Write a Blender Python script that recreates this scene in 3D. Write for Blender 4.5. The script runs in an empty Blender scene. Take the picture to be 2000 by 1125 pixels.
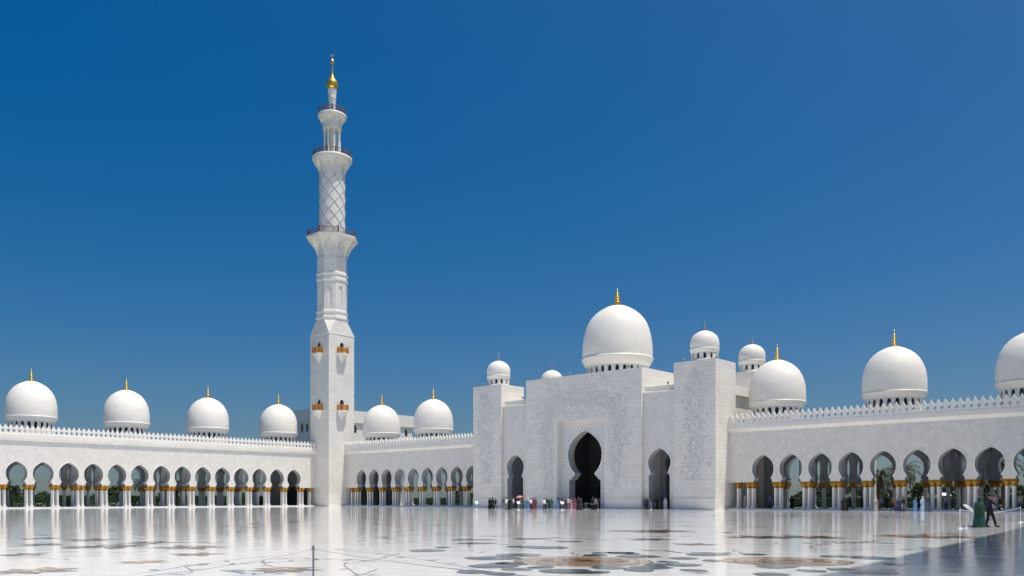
import bpy, bmesh, math, random
from math import sin, cos, pi, sqrt, radians, atan2
from mathutils import Vector, Matrix

random.seed(7)
SUN, SKY, EXPO, AIR, DUST, OZ, SAT = 4.05, .096, 0, 1.0, 3.4, 2.8, 1.64
C = bpy.context.scene.collection
SC = bpy.context.scene

# ------------------------------------------------------------------ materials
def new_mat(name):
    m = bpy.data.materials.new(name)
    m.use_nodes = True
    nt = m.node_tree
    return m, nt, nt.nodes['Principled BSDF']

def N(nt, typ, **kw):
    n = nt.nodes.new(typ)
    for k, v in kw.items():
        setattr(n, k, v)
    return n

def math_node(nt, op, a, b=None, c=None):
    n = N(nt, 'ShaderNodeMath', operation=op)
    for i, v in enumerate((a, b, c)):
        if v is None: continue
        if isinstance(v, (int, float)): n.inputs[i].default_value = v
        else: nt.links.new(v, n.inputs[i])
    return n.outputs[0]

def ramp(nt, fac, stops):
    r = N(nt, 'ShaderNodeValToRGB')
    el = r.color_ramp.elements
    while len(el) < len(stops): el.new(0.5)
    for e, (p, c) in zip(el, stops):
        e.position = p; e.color = (*c, 1)
    nt.links.new(fac, r.inputs[0])
    return r.outputs[0]

def wall_coords(nt):
    """(along-wall, height) from object coordinates, whichever way a wall faces"""
    tc = N(nt, 'ShaderNodeTexCoord')
    so = N(nt, 'ShaderNodeSeparateXYZ'); nt.links.new(tc.outputs['Object'], so.inputs[0])
    sn = N(nt, 'ShaderNodeSeparateXYZ'); nt.links.new(tc.outputs['Normal'], sn.inputs[0])
    ax = math_node(nt, 'ABSOLUTE', sn.outputs[0])
    g = math_node(nt, 'GREATER_THAN', ax, 0.707)
    d = math_node(nt, 'SUBTRACT', so.outputs[1], so.outputs[0])
    s = math_node(nt, 'MULTIPLY_ADD', d, g, so.outputs[0])
    return s, so.outputs[2], so, tc

WH = (.83, .805, .74)
def marble(name, course=.62, width=1.25, dark=.91, mortar=.72, rough=.38, bump=.25):
    m, nt, b = new_mat(name)
    s, z, so, tc = wall_coords(nt)
    cv = N(nt, 'ShaderNodeCombineXYZ'); nt.links.new(s, cv.inputs[0]); nt.links.new(z, cv.inputs[1])
    br = N(nt, 'ShaderNodeTexBrick'); nt.links.new(cv.outputs[0], br.inputs['Vector'])
    br.inputs['Scale'].default_value = 1; br.inputs['Brick Width'].default_value = width
    br.inputs['Row Height'].default_value = course; br.inputs['Mortar Size'].default_value = .022
    br.inputs['Mortar Smooth'].default_value = .4
    br.inputs['Color1'].default_value = (*WH, 1)
    br.inputs['Color2'].default_value = (*[c * dark for c in WH], 1)
    br.inputs['Mortar'].default_value = (*[c * mortar for c in WH], 1)
    no = N(nt, 'ShaderNodeTexNoise'); nt.links.new(tc.outputs['Object'], no.inputs['Vector'])
    no.inputs['Scale'].default_value = .35; no.inputs['Detail'].default_value = 6
    v = ramp(nt, no.outputs[0], [(.3, (.9, .9, .9)), (.7, (1, 1, 1))])
    mx = N(nt, 'ShaderNodeMix', data_type='RGBA', blend_type='MULTIPLY'); mx.inputs[0].default_value = 1
    nt.links.new(br.outputs['Color'], mx.inputs[6]); nt.links.new(v, mx.inputs[7])
    nt.links.new(mx.outputs[2], b.inputs['Base Color'])
    b.inputs['Roughness'].default_value = rough
    bp = N(nt, 'ShaderNodeBump', invert=True); bp.inputs['Strength'].default_value = bump; bp.inputs['Distance'].default_value = .02
    nt.links.new(br.outputs['Fac'], bp.inputs['Height']); nt.links.new(bp.outputs[0], b.inputs['Normal'])
    return m

def lattice_marble(name, cell=.58, dots=False):
    """square slabs set on their corner, each a slightly different white"""
    m, nt, b = new_mat(name)
    s, z, so, tc = wall_coords(nt)
    p = math_node(nt, 'ADD', s, z); q = math_node(nt, 'SUBTRACT', s, z)
    k = 1 / (cell * 1.4142)
    P = math_node(nt, 'MULTIPLY', p, k); Q = math_node(nt, 'MULTIPLY', q, k)
    fp = math_node(nt, 'FLOOR', P); fq = math_node(nt, 'FLOOR', Q)
    cv = N(nt, 'ShaderNodeCombineXYZ'); nt.links.new(fp, cv.inputs[0]); nt.links.new(fq, cv.inputs[1])
    wn = N(nt, 'ShaderNodeTexWhiteNoise', noise_dimensions='3D'); nt.links.new(cv.outputs[0], wn.inputs['Vector'])
    frp = math_node(nt, 'FRACT', P); frq = math_node(nt, 'FRACT', Q)
    ep = math_node(nt, 'ABSOLUTE', math_node(nt, 'SUBTRACT', frp, .5))
    eq = math_node(nt, 'ABSOLUTE', math_node(nt, 'SUBTRACT', frq, .5))
    e = math_node(nt, 'MAXIMUM', ep, eq)
    if dots:
        base = (.72, .71, .69)
        near = math_node(nt, 'MAXIMUM', ep, eq)
        fac = math_node(nt, 'LESS_THAN', near, .115)
        mx = N(nt, 'ShaderNodeMix', data_type='RGBA'); nt.links.new(fac, mx.inputs[0])
        mx.inputs[6].default_value = (*base, 1); mx.inputs[7].default_value = (.09, .11, .13, 1)
        nt.links.new(mx.outputs[2], b.inputs['Base Color'])
        h = math_node(nt, 'SMOOTH_MIN', e, .42, .1)
        b.inputs['Roughness'].default_value = .5
        bp = N(nt, 'ShaderNodeBump', invert=True); bp.inputs['Strength'].default_value = .6; bp.inputs['Distance'].default_value = .04
        nt.links.new(e, bp.inputs['Height']); nt.links.new(bp.outputs[0], b.inputs['Normal'])
        return m
    tone = ramp(nt, wn.outputs[0], [(0, tuple(c * .80 for c in WH)), (1, tuple(c * .91 for c in WH))])
    joint = math_node(nt, 'GREATER_THAN', e, .465)
    mx = N(nt, 'ShaderNodeMix', data_type='RGBA'); nt.links.new(joint, mx.inputs[0])
    nt.links.new(tone, mx.inputs[6]); mx.inputs[7].default_value = (.63, .62, .60, 1)
    nt.links.new(mx.outputs[2], b.inputs['Base Color'])
    b.inputs['Roughness'].default_value = .38
    bp = N(nt, 'ShaderNodeBump', invert=True); bp.inputs['Strength'].default_value = .3; bp.inputs['Distance'].default_value = .02
    nt.links.new(joint, bp.inputs['Height']); nt.links.new(bp.outputs[0], b.inputs['Normal'])
    return m

def dome_marble(name, course=.5):
    m, nt, b = new_mat(name)
    tc = N(nt, 'ShaderNodeTexCoord')
    so = N(nt, 'ShaderNodeSeparateXYZ'); nt.links.new(tc.outputs['Object'], so.inputs[0])
    th = math_node(nt, 'ARCTAN2', so.outputs[1], so.outputs[0])
    th = math_node(nt, 'MULTIPLY', th, 24 / (2 * pi) * 1.0)
    cv = N(nt, 'ShaderNodeCombineXYZ'); nt.links.new(th, cv.inputs[0]); nt.links.new(so.outputs[2], cv.inputs[1])
    br = N(nt, 'ShaderNodeTexBrick'); nt.links.new(cv.outputs[0], br.inputs['Vector'])
    br.inputs['Scale'].default_value = 1; br.inputs['Brick Width'].default_value = 1
    br.inputs['Row Height'].default_value = course; br.inputs['Mortar Size'].default_value = .016
    br.inputs['Mortar Smooth'].default_value = .5
    br.inputs['Color1'].default_value = (*WH, 1)
    br.inputs['Color2'].default_value = (*[c * .93 for c in WH], 1)
    br.inputs['Mortar'].default_value = (*[c * .84 for c in WH], 1)
    no = N(nt, 'ShaderNodeTexNoise'); nt.links.new(tc.outputs['Object'], no.inputs['Vector'])
    no.inputs['Scale'].default_value = .5; no.inputs['Detail'].default_value = 5
    v = ramp(nt, no.outputs[0], [(.3, (.97, .97, .97)), (.7, (1, 1, 1))])
    mx = N(nt, 'ShaderNodeMix', data_type='RGBA', blend_type='MULTIPLY'); mx.inputs[0].default_value = 1
    nt.links.new(br.outputs['Color'], mx.inputs[6]); nt.links.new(v, mx.inputs[7])
    nt.links.new(mx.outputs[2], b.inputs['Base Color'])
    b.inputs['Roughness'].default_value = .6
    bp = N(nt, 'ShaderNodeBump', invert=True); bp.inputs['Strength'].default_value = .2; bp.inputs['Distance'].default_value = .02
    nt.links.new(br.outputs['Fac'], bp.inputs['Height']); nt.links.new(bp.outputs[0], b.inputs['Normal'])
    return m

def plain(name, col, rough=.5, metal=0., noise=0., scale=8., spec=None):
    m, nt, b = new_mat(name)
    b.inputs['Base Color'].default_value = (*col, 1)
    b.inputs['Roughness'].default_value = rough
    b.inputs['Metallic'].default_value = metal
    if spec is not None: b.inputs['Specular IOR Level'].default_value = spec
    if noise:
        tc = N(nt, 'ShaderNodeTexCoord')
        no = N(nt, 'ShaderNodeTexNoise'); nt.links.new(tc.outputs['Object'], no.inputs['Vector'])
        no.inputs['Scale'].default_value = scale; no.inputs['Detail'].default_value = 4
        c = ramp(nt, no.outputs[0], [(.3, tuple(x * (1 - noise) for x in col)), (.7, tuple(min(1, x * (1 + noise)) for x in col))])
        nt.links.new(c, b.inputs['Base Color'])
    return m

def column_marble(name):
    """white shaft with a fine inlaid vine"""
    m, nt, b = new_mat(name)
    tc = N(nt, 'ShaderNodeTexCoord')
    vo = N(nt, 'ShaderNodeTexVoronoi'); nt.links.new(tc.outputs['Object'], vo.inputs['Vector'])
    vo.inputs['Scale'].default_value = 5.5
    c = ramp(nt, vo.outputs['Distance'], [(.14, (.25, .27, .31)), (.26, (.74, .73, .70))])
    nt.links.new(c, b.inputs['Base Color'])
    b.inputs['Roughness'].default_value = .3
    return m

GLOSS_IOR = 1.31
def floor_mat(name, col, slab=True):
    """polished marble: every slab lies a hair out of level, so reflections break into streaks"""
    m, nt, b = new_mat(name)
    tc = N(nt, 'ShaderNodeTexCoord')
    br = N(nt, 'ShaderNodeTexBrick'); nt.links.new(tc.outputs['Object'], br.inputs['Vector'])
    br.offset = 0.5
    br.inputs['Scale'].default_value = 1; br.inputs['Brick Width'].default_value = 1.2
    br.inputs['Row Height'].default_value = .8; br.inputs['Mortar Size'].default_value = .007
    br.inputs['Color1'].default_value = (*col, 1)
    br.inputs['Color2'].default_value = (*[c * .95 for c in col], 1)
    br.inputs['Mortar'].default_value = (*[c * .6 for c in col], 1)
    no = N(nt, 'ShaderNodeTexNoise'); nt.links.new(tc.outputs['Object'], no.inputs['Vector'])
    no.inputs['Scale'].default_value = 1.3; no.inputs['Detail'].default_value = 8; no.inputs['Distortion'].default_value = 1.2
    v = ramp(nt, no.outputs[0], [(.3, (.93, .93, .93)), (.6, (1, 1, 1))])
    mx = N(nt, 'ShaderNodeMix', data_type='RGBA', blend_type='MULTIPLY'); mx.inputs[0].default_value = 1
    nt.links.new(br.outputs['Color'], mx.inputs[6]); nt.links.new(v, mx.inputs[7])
    nt.links.new(mx.outputs[2], b.inputs['Base Color'])
    b.inputs['IOR'].default_value = GLOSS_IOR
    # polish varies from patch to patch
    n2 = N(nt, 'ShaderNodeTexNoise'); nt.links.new(tc.outputs['Object'], n2.inputs['Vector'])
    n2.inputs['Scale'].default_value = .8; n2.inputs['Detail'].default_value = 3
    r = N(nt, 'ShaderNodeMapRange'); nt.links.new(n2.outputs[0], r.inputs[0])
    r.inputs[1].default_value = .35; r.inputs[2].default_value = .7
    r.inputs[3].default_value = .02; r.inputs[4].default_value = .085
    nt.links.new(r.outputs[0], b.inputs['Roughness'])
    # waviness + per-slab tilt as a bump height
    n3 = N(nt, 'ShaderNodeTexNoise'); nt.links.new(tc.outputs['Object'], n3.inputs['Vector'])
    n3.inputs['Scale'].default_value = .8; n3.inputs['Detail'].default_value = 6; n3.inputs['Roughness'].default_value = .58
    bp = N(nt, 'ShaderNodeBump'); bp.inputs['Strength'].default_value = 1; bp.inputs['Distance'].default_value = .011
    nt.links.new(n3.outputs[0], bp.inputs['Height']); nt.links.new(bp.outputs[0], b.inputs['Normal'])
    return m

def glassy(name, col=(.02, .03, .04)):
    return plain(name, col, .35, spec=.2)

def foliage(name, c1, c2):
    m, nt, b = new_mat(name)
    tc = N(nt, 'ShaderNodeTexCoord')
    no = N(nt, 'ShaderNodeTexNoise'); nt.links.new(tc.outputs['Object'], no.inputs['Vector'])
    no.inputs['Scale'].default_value = 1.1; no.inputs['Detail'].default_value = 5
    c = ramp(nt, no.outputs[0], [(.35, c1), (.65, c2)])
    nt.links.new(c, b.inputs['Base Color']); b.inputs['Roughness'].default_value = .6
    return m

M = {
    'ashlar': marble('white_marble_ashlar'),
    'smooth': marble('white_marble_large_slabs', 1.1, 2.2, .95, .88, .4, .12),
    'lattice': lattice_marble('white_marble_lattice'),
    'pierced': lattice_marble('pierced_marble_screen', .56, dots=True),
    'dome': dome_marble('dome_marble', .52),
    'dome_small': dome_marble('small_dome_marble', .4),
    'trim': plain('white_marble_trim', (.80, .78, .725), .35, noise=.03, scale=2),
    'inner': plain('shade_darkened_marble', (.30, .32, .34), .7, noise=.05, scale=1),  # white marble with gallery shade put into its colour; also dulls hall bounce
    'soffit': plain('grey_soffit', (.42, .44, .45), .6, noise=.05, scale=1),  # one even grey for arch undersides, darker than the wall faces
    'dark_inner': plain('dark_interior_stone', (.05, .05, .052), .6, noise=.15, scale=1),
    'column': column_marble('inlaid_column_marble'),
    'gold': plain('gilded_leaf', (.43, .215, .022), .45, .5, noise=.25, scale=14),
    'bright_gold': plain('polished_gold', (.95, .58, .10), .28, .9),
    'bronze': plain('bronze_rail', (.17, .105, .065), .5, .4),
    'silver': plain('dark_silver', (.30, .28, .22), .35, .8),
    'relief': plain('carved_grey_marble', (.665, .67, .655), .6, noise=.12, scale=3),
    'glass': glassy('dark_window_glass'),
    'blue_glass': plain('dark_blue_glazing', (.015, .05, .075), .1),
    'floor': floor_mat('court_marble', (.87, .875, .87)),
    'petal_tan': floor_mat('inlay_tan', (.55, .38, .24)),
    'petal_pale': floor_mat('inlay_pale_tan', (.68, .54, .40)),
    'petal_brown': floor_mat('inlay_brown', (.20, .115, .07)),
    'petal_plum': floor_mat('inlay_plum', (.17, .10, .11)),
    'leaf_teal': floor_mat('inlay_teal', (.04, .075, .105)),
    'leaf_light': floor_mat('inlay_pale_teal', (.13, .19, .22)),
    'vine': floor_mat('inlay_vine', (.16, .18, .23)),
    'groove': plain('lattice_moulding', (.46, .46, .46), .6),
    'step': floor_mat('step_marble', (.76, .75, .73)),
    'leaf': foliage('tree_leaf', (.018, .045, .012), (.06, .11, .025)),
    'hedge': foliage('hedge_leaf', (.010, .028, .010), (.035, .075, .018)),
    'palm': foliage('palm_leaf', (.018, .03, .012), (.06, .08, .035)),
    'bark': plain('palm_bark', (.10, .075, .055), .9, noise=.4, scale=5),
    'lawn': plain('lawn', (.045, .075, .025), .9, noise=.3, scale=.4),
    'white_paint': plain('white_paint', (.78, .78, .76), .4),
    'steel': plain('grey_steel', (.25, .26, .28), .35, .6),
    'rope': plain('cord', (.5, .5, .52), .8),
    'post_grey': plain('brushed_post', (.22, .22, .26), .5),
    'white_rope': plain('pale_cord', (.7, .7, .68), .8),
    'skin': plain('skin', (.42, .25, .17), .55),
    'hair': plain('dark_hair', (.015, .012, .01), .6),
    'ink': plain('printed_ink', (.15, .16, .2), .6),
    'black_metal': plain('black_metal', (.02, .02, .022), .4),
}
CLOTH = {'black': (.006, .006, .008), 'black2': (.012, .011, .014), 'dark': (.03, .032, .038), 'grey': (.20, .21, .22), 'white': (.75, .75, .74),
         'brown': (.20, .13, .10), 'teal': (.02, .12, .13), 'green': (.015, .055, .038), 'blue': (.07, .15, .32), 'maroon': (.15, .03, .04), 'lightblue': (.22, .32, .50),
         'pale': (.58, .56, .53), 'pink': (.42, .26, .29), 'pinkred': (.24, .07, .11), 'patterned': (.16, .16, .18), 'navy': (.025, .045, .12),
         'beige': (.48, .42, .38), 'lilac': (.45, .42, .55), 'red': (.26, .04, .03), 'skyblue': (.13, .26, .50), 'paleblue': (.42, .58, .75),
         'slate': (.10, .14, .18), 'umbrella': (.62, .25, .24), 'sea_green': (.008, .065, .055), 'deep_navy': (.01, .018, .04)}
_cl = {}
def cloth(k):
    if k not in _cl: _cl[k] = plain('cloth_' + k, CLOTH[k], .85, noise=.12, scale=12)
    return _cl[k]

# ------------------------------------------------------------------ mesh builder
class MB:
    def __init__(s): s.v = []; s.f = []; s.m = []; s.smooth = []
    def add(s, vs, fs, mi=0, sm=False):
        o = len(s.v); s.v += [tuple(p) for p in vs]
        for f in fs: s.f.append(tuple(i + o for i in f)); s.m.append(mi); s.smooth.append(sm)
    def box(s, x0, x1, y0, y1, z0, z1, mi=0):
        v = [(x, y, z) for z in (z0, z1) for y in (y0, y1) for x in (x0, x1)]
        s.add(v, [(0, 2, 3, 1), (4, 5, 7, 6), (0, 1, 5, 4), (1, 3, 7, 5), (3, 2, 6, 7), (2, 0, 4, 6)], mi)
    def lathe(s, prof, n=24, cx=0, cy=0, mi=0, sm=True, a0=0, sx=1, sy=1, cap=True):
        vs = []
        for r, z in prof:
            for i in range(n):
                a = a0 + 2 * pi * i / n
                vs.append((cx + r * sx * cos(a), cy + r * sy * sin(a), z))
        fs = []
        for j in range(len(prof) - 1):
            for i in range(n):
                k = (i + 1) % n
                fs.append((j * n + i, j * n + k, (j + 1) * n + k, (j + 1) * n + i))
        s.add(vs, fs, mi, sm)
        if cap:
            if prof[0][0] > 1e-4: s.add(vs[:n][::-1], [tuple(range(n))], mi)
            if prof[-1][0] > 1e-4: s.add(vs[-n:], [tuple(range(n))], mi)
    def tube(s, pts, rads, n=8, mi=0, sm=True):
        pts = [Vector(p) for p in pts]
        if not hasattr(rads, '__len__'): rads = [rads] * len(pts)
        rings = []
        up = Vector((0, 0, 1))
        for i, p in enumerate(pts):
            t = (pts[min(i + 1, len(pts) - 1)] - pts[max(i - 1, 0)]).normalized()
            a = t.cross(up)
            if a.length < .1: a = t.cross(Vector((1, 0, 0)))
            a.normalize(); b = t.cross(a)
            rings.append([p + (a * cos(2 * pi * k / n) + b * sin(2 * pi * k / n)) * rads[i] for k in range(n)])
        vs = [q for r in rings for q in r]
        fs = [(j * n + i, j * n + (i + 1) % n, (j + 1) * n + (i + 1) % n, (j + 1) * n + i) for j in range(len(pts) - 1) for i in range(n)]
        fs += [tuple(range(n))[::-1], tuple((len(pts) - 1) * n + i for i in range(n))]
        s.add(vs, fs, mi, sm)
    def extrude(s, poly, fn, mi=0):
        """poly: 2-d outline; fn(a, b, k) -> point for the near (0) and far (1) side"""
        n = len(poly)
        vs = [fn(a, b, 0) for a, b in poly] + [fn(a, b, 1) for a, b in poly]
        s.add(vs, [tuple(range(n)), tuple(range(2 * n - 1, n - 1, -1))] + [(i, (i + n), (i + 1) % n + n, (i + 1) % n) for i in range(n)], mi)
    def mesh(s, name, mats, fix=True):
        me = bpy.data.meshes.new(name)
        me.from_pydata(s.v, [], s.f)
        for m in (mats if isinstance(mats, (list, tuple)) else [mats]): me.materials.append(m)
        me.polygons.foreach_set('material_index', s.m)
        me.polygons.foreach_set('use_smooth', s.smooth)
        if fix:
            bm = bmesh.new(); bm.from_mesh(me); bmesh.ops.recalc_face_normals(bm, faces=bm.faces); bm.to_mesh(me); bm.free()
        me.update()
        return me
    def build(s, name, mats, parent=None, loc=(0, 0, 0), rz=0, fix=True):
        return link(name, s.mesh(name, mats, fix), parent, loc, rz)

def link(name, me, parent=None, loc=(0, 0, 0), rz=0):
    o = bpy.data.objects.new(name, me); C.objects.link(o)
    o.parent = parent; o.location = loc; o.rotation_euler = (0, 0, rz)
    return o

def tag(o, label=None, cat=None, group=None, kind=None):
    if label: o['label'] = label
    if cat: o['category'] = cat
    if group: o['group'] = group
    if kind: o['kind'] = kind
    return o

def thing(name, label, cat, loc=(0, 0, 0), rz=0, group=None):
    o = link(name, None, None, loc, rz)
    return tag(o, label, cat, group)

def copy_tree(o, parent=None):
    c = o.copy(); C.objects.link(c); c.parent = parent
    for ch in list(o.children): copy_tree(ch, c)
    return c

def smooth_profile(p, n=5):
    """Catmull-Rom through (z, half width)"""
    out = []
    for i in range(len(p) - 1):
        p0, p1, p2, p3 = p[max(i - 1, 0)], p[i], p[i + 1], p[min(i + 2, len(p) - 1)]
        for k in range(n):
            t = k / n
            out.append(tuple(.5 * (2 * b + (c - a) * t + (2 * a - 5 * b + 4 * c - d) * t * t + (3 * b - a - 3 * c + d) * t ** 3) for a, b, c, d in zip(p0, p1, p2, p3)))
    out.append(tuple(p[-1]))
    return [(z, max(w, 0)) for z, w in out]

ARCH = [(3.92, 1.42), (4.14, 1.42)] + smooth_profile([(4.46, 1.17), (4.75, 1.36), (5.25, 1.57), (5.85, 1.63), (6.45, 1.52), (6.95, 1.22), (7.35, .8), (7.62, .35), (7.76, 0)], 4)
GATE = [(.0, 3.2), (4.62, 3.2), (4.63, 2.9)] + smooth_profile([(5.1, 2.45), (5.65, 1.98), (6.3, 2.62), (7.4, 3.2), (8.9, 3.42), (10.1, 3.1), (11.1, 2.4), (12.0, 1.25), (12.4, .5), (12.55, 0)], 4)
SIDE = [(.0, 1.85), (5.05, 1.85)] + smooth_profile([(5.45, 1.42), (5.9, 1.68), (6.6, 1.9), (7.15, 1.95), (7.8, 1.78), (8.4, 1.3), (8.85, .7), (9.15, 0)], 4)

def arch_panel(mb, c, hw, z1, prof, d0, d1, fn, mi=0, mi_in=None):
    """solid panel c-hw..c+hw up to z1 with an arch opening; fn(s, d, z) places points"""
    if mi_in is None: mi_in = mi
    for sg in (-1, 1):
        for (za, wa), (zb, wb) in zip(prof, prof[1:]):
            if abs(zb - za) < 1e-4: continue
            for d in (d0, d1):
                mb.add([fn(c + sg * wa, d, za), fn(c + sg * hw, d, za), fn(c + sg * hw, d, zb), fn(c + sg * wb, d, zb)], [(0, 1, 2, 3)], mi)
            mb.add([fn(c + sg * wa, d0, za), fn(c + sg * wa, d1, za), fn(c + sg * wb, d1, zb), fn(c + sg * wb, d0, zb)], [(0, 1, 2, 3)], mi_in, True)
        z0, w0 = prof[0]
        mb.add([fn(c + sg * w0, d0, z0), fn(c + sg * hw, d0, z0), fn(c + sg * hw, d1, z0), fn(c + sg * w0, d1, z0)], [(0, 1, 2, 3)], mi)
    zt = prof[-1][0]
    for d in (d0, d1):
        mb.add([fn(c - hw, d, zt), fn(c + hw, d, zt), fn(c + hw, d, z1), fn(c - hw, d, z1)], [(0, 1, 2, 3)], mi)
    mb.add([fn(c - hw, d0, z1), fn(c + hw, d0, z1), fn(c + hw, d1, z1), fn(c - hw, d1, z1)], [(0, 1, 2, 3)], mi)

def archivolt(mb, c, prof, d0, w, fn, mi=0, proud=.06):
    """thin raised moulding following the arch"""
    P = [(-b, a) for a, b in prof] + [(b, a) for a, b in reversed(prof[:-1])]
    out = []
    n = len(P)
    for i in range(n):
        a = P[max(i - 1, 0)]; b = P[min(i + 1, n - 1)]
        tx, tz = b[0] - a[0], b[1] - a[1]; l = sqrt(tx * tx + tz * tz) or 1
        out.append((P[i][0] - tz / l * w, P[i][1] + tx / l * w))
    for i in range(n - 1):
        q = [P[i], P[i + 1], out[i + 1], out[i]]
        vs = [fn(c + a, d0 - proud, b) for a, b in q] + [fn(c + a, d0 + .02, b) for a, b in q]
        mb.add(vs, [(0, 1, 2, 3), (0, 1, 5, 4), (2, 3, 7, 6)], mi)

# ------------------------------------------------------------------ shared pieces
def make_finial_prof(h, r):
    P = [(r * 2.6, 0), (r * 2.3, h * .03), (r * 1.1, h * .09), (r * .55, h * .14)]
    z = h * .14
    for k, (rr, hh) in enumerate(((.85, .17), (.68, .15), (.55, .13), (.42, .11), (.3, .08))):
        for q in range(1, 5):
            a = q / 5 * pi
            P.append((r * (rr * sin(a) * .9 + .16), z + h * hh * (1 - cos(a)) / 2))
        z += h * hh
        P.append((r * .2, z))
    P += [(r * .1, h * .84), (r * .06, h), (0, h)]
    return P

def drum_mesh(name, R, z0, z1, zw0, zw1, nwin, wfrac=.42, thick=.35):
    """ring wall with real arched window openings and dark glass set back in them"""
    mb = MB()
    per = 2 * pi / nwin
    hw = per * wfrac / 2
    wr = hw * R
    nz = 6
    prof = [(zw0, hw), (zw1 - wr, hw)]
    for k in range(1, nz + 1):
        a = k / nz * pi / 2
        prof.append((zw1 - wr + wr * sin(a), hw * cos(a) if k < nz else 0))
    for i in range(nwin):
        c = i * per
        def fn(s, d, z): return ((R - d) * cos(s), (R - d) * sin(s), z)
        arch_panel(mb, c, per / 2, z1, prof, 0, thick, fn)
        for s0, s1 in ((c - per / 2, c - per / 6), (c - per / 6, c + per / 6), (c + per / 6, c + per / 2)):
            mb.add([fn(s0, 0, z0), fn(s1, 0, z0), fn(s1, 0, zw0), fn(s0, 0, zw0)], [(0, 1, 2, 3)])
            mb.add([fn(s0, 0, zw0), fn(s1, 0, zw0), fn(s1, thick, zw0), fn(s0, thick, zw0)], [(0, 1, 2, 3)])
    mb.lathe([(R - thick, z0), (R - thick, z1)], nwin * 2, mi=1, sm=False, cap=False)
    return mb.mesh(name, [M['trim'], M['glass']])

# arcade dome: origin at its axis, z measured from the court floor
SHELL = [(4.0, 15.65), (4.04, 16.3), (4.03, 17.0), (3.96, 17.9), (3.8, 18.75), (3.5, 19.55), (3.1, 20.25), (2.6, 20.82), (2.05, 21.25), (1.4, 21.6), (.7, 21.87), (.3, 21.98), (0, 22.0)]
def make_dome(parent, loc, gold=True):
    sh = MB(); sh.lathe(SHELL, 48, cap=False)
    d = sh.build('dome', M['dome'], parent, loc)
    rg = MB(); rg.lathe([(3.56, 14.77), (3.7, 14.9), (3.88, 15.12), (4.0, 15.3), (4.08, 15.5), (4.14, 15.56), (4.08, 15.7), (3.9, 15.7)], 48, cap=False)
    rg.build('ring', M['trim'], d)
    link('drum', drum_mesh('drum', 3.56, 11.7, 14.85, 13.2, 14.68, 22, .5, .16), d)
    fi = MB(); fi.lathe([(r, z + 21.85) for r, z in make_finial_prof(2.35, .32)], 16, cap=False)
    fi.build('finial', M['bright_gold'], d)
    return d

def merlon_mesh():
    P = [(a, b * .88) for a, b in ((.40, 0), (.40, .16), (.30, .26), (.19, .42), (.16, .55), (.24, .66), (.37, .86), (.39, .95), (.30, 1.12), (.19, 1.3), (.10, 1.48), (0, 1.72))]
    poly = P + [(-a, b) for a, b in reversed(P[:-1])]
    mb = MB(); mb.extrude(poly, lambda a, b, k: (a, -.13 + .26 * k, b))
    # raised heart on the face
    h = [(.0, 1.35), (.16, 1.08), (.25, .92), (.18, .8), (0, .7), (-.18, .8), (-.25, .92), (-.16, 1.08)]
    mb.extrude(h, lambda a, b, k: (a, -.16 + .04 * k, b * .88))
    return mb.mesh('merlon', M['trim'])
MERLON = merlon_mesh()

def column_mesh():
    mb = MB()
    mb.box(-.31, .31, -.31, .31, .0, .12)
    mb.lathe([(.28, .12), (.28, .2), (.21, .28), (.185, .36), (.175, .5), (.165, 2.86), (.19, 2.9), (.17, 2.94)], 14)
    return mb.mesh('column', M['column'])
def capital_mesh():
    mb = MB()
    n = 16
    prof = [(.17, 2.86), (.21, 2.95), (.17, 3.0), (.22, 3.1), (.31, 3.3), (.38, 3.5), (.36, 3.62)]
    mb.lathe(prof, n, cap=False)
    # palm leaves curling out round the bell
    for i in range(10):
        a = 2 * pi * i / 10
        ca, sa = cos(a), sin(a)
        def P(r, t, z): return (r * ca - t * sa, r * sa + t * ca, z)
        vs = [P(.23, -.05, 3.0), P(.23, .05, 3.0), P(.37, -.1, 3.3), P(.37, .1, 3.3), P(.43, -.08, 3.52), P(.43, .08, 3.52), P(.38, -.03, 3.6), P(.38, .03, 3.6), P(.46, 0, 3.42)]
        mb.add(vs, [(0, 1, 3, 2), (2, 3, 8), (2, 8, 4), (3, 5, 8), (4, 8, 5), (4, 5, 7, 6)])
    mb.box(-.36, .36, -.36, .36, 3.6, 3.74)
    return mb.mesh('capital', M['gold'])
COLUMN, CAPITAL = column_mesh(), capital_mesh()

def put_column(parent, x, y):
    c = link('column', COLUMN, parent, (x, y, .18))
    link('capital', CAPITAL, c)
    return c

def merged_columns(parent, spots):
    """far rows hidden behind the front ones, as one part"""
    for nm, me in (('column', COLUMN), ('capital', CAPITAL)):
        V = [v.co[:] for v in me.vertices]; F = [tuple(p.vertices) for p in me.polygons]
        mb = MB()
        for x, y in spots: mb.add([(a + x, b + y, c) for a, b, c in V], F, 0, True)
        me2 = mb.mesh(nm + ' rows', me.materials[0], fix=False)
        o = link(nm, me2, parent if nm == 'column' else last, (0, 0, .18 if nm == 'column' else 0))
        o['kind'] = 'stuff'
        last = o

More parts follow.
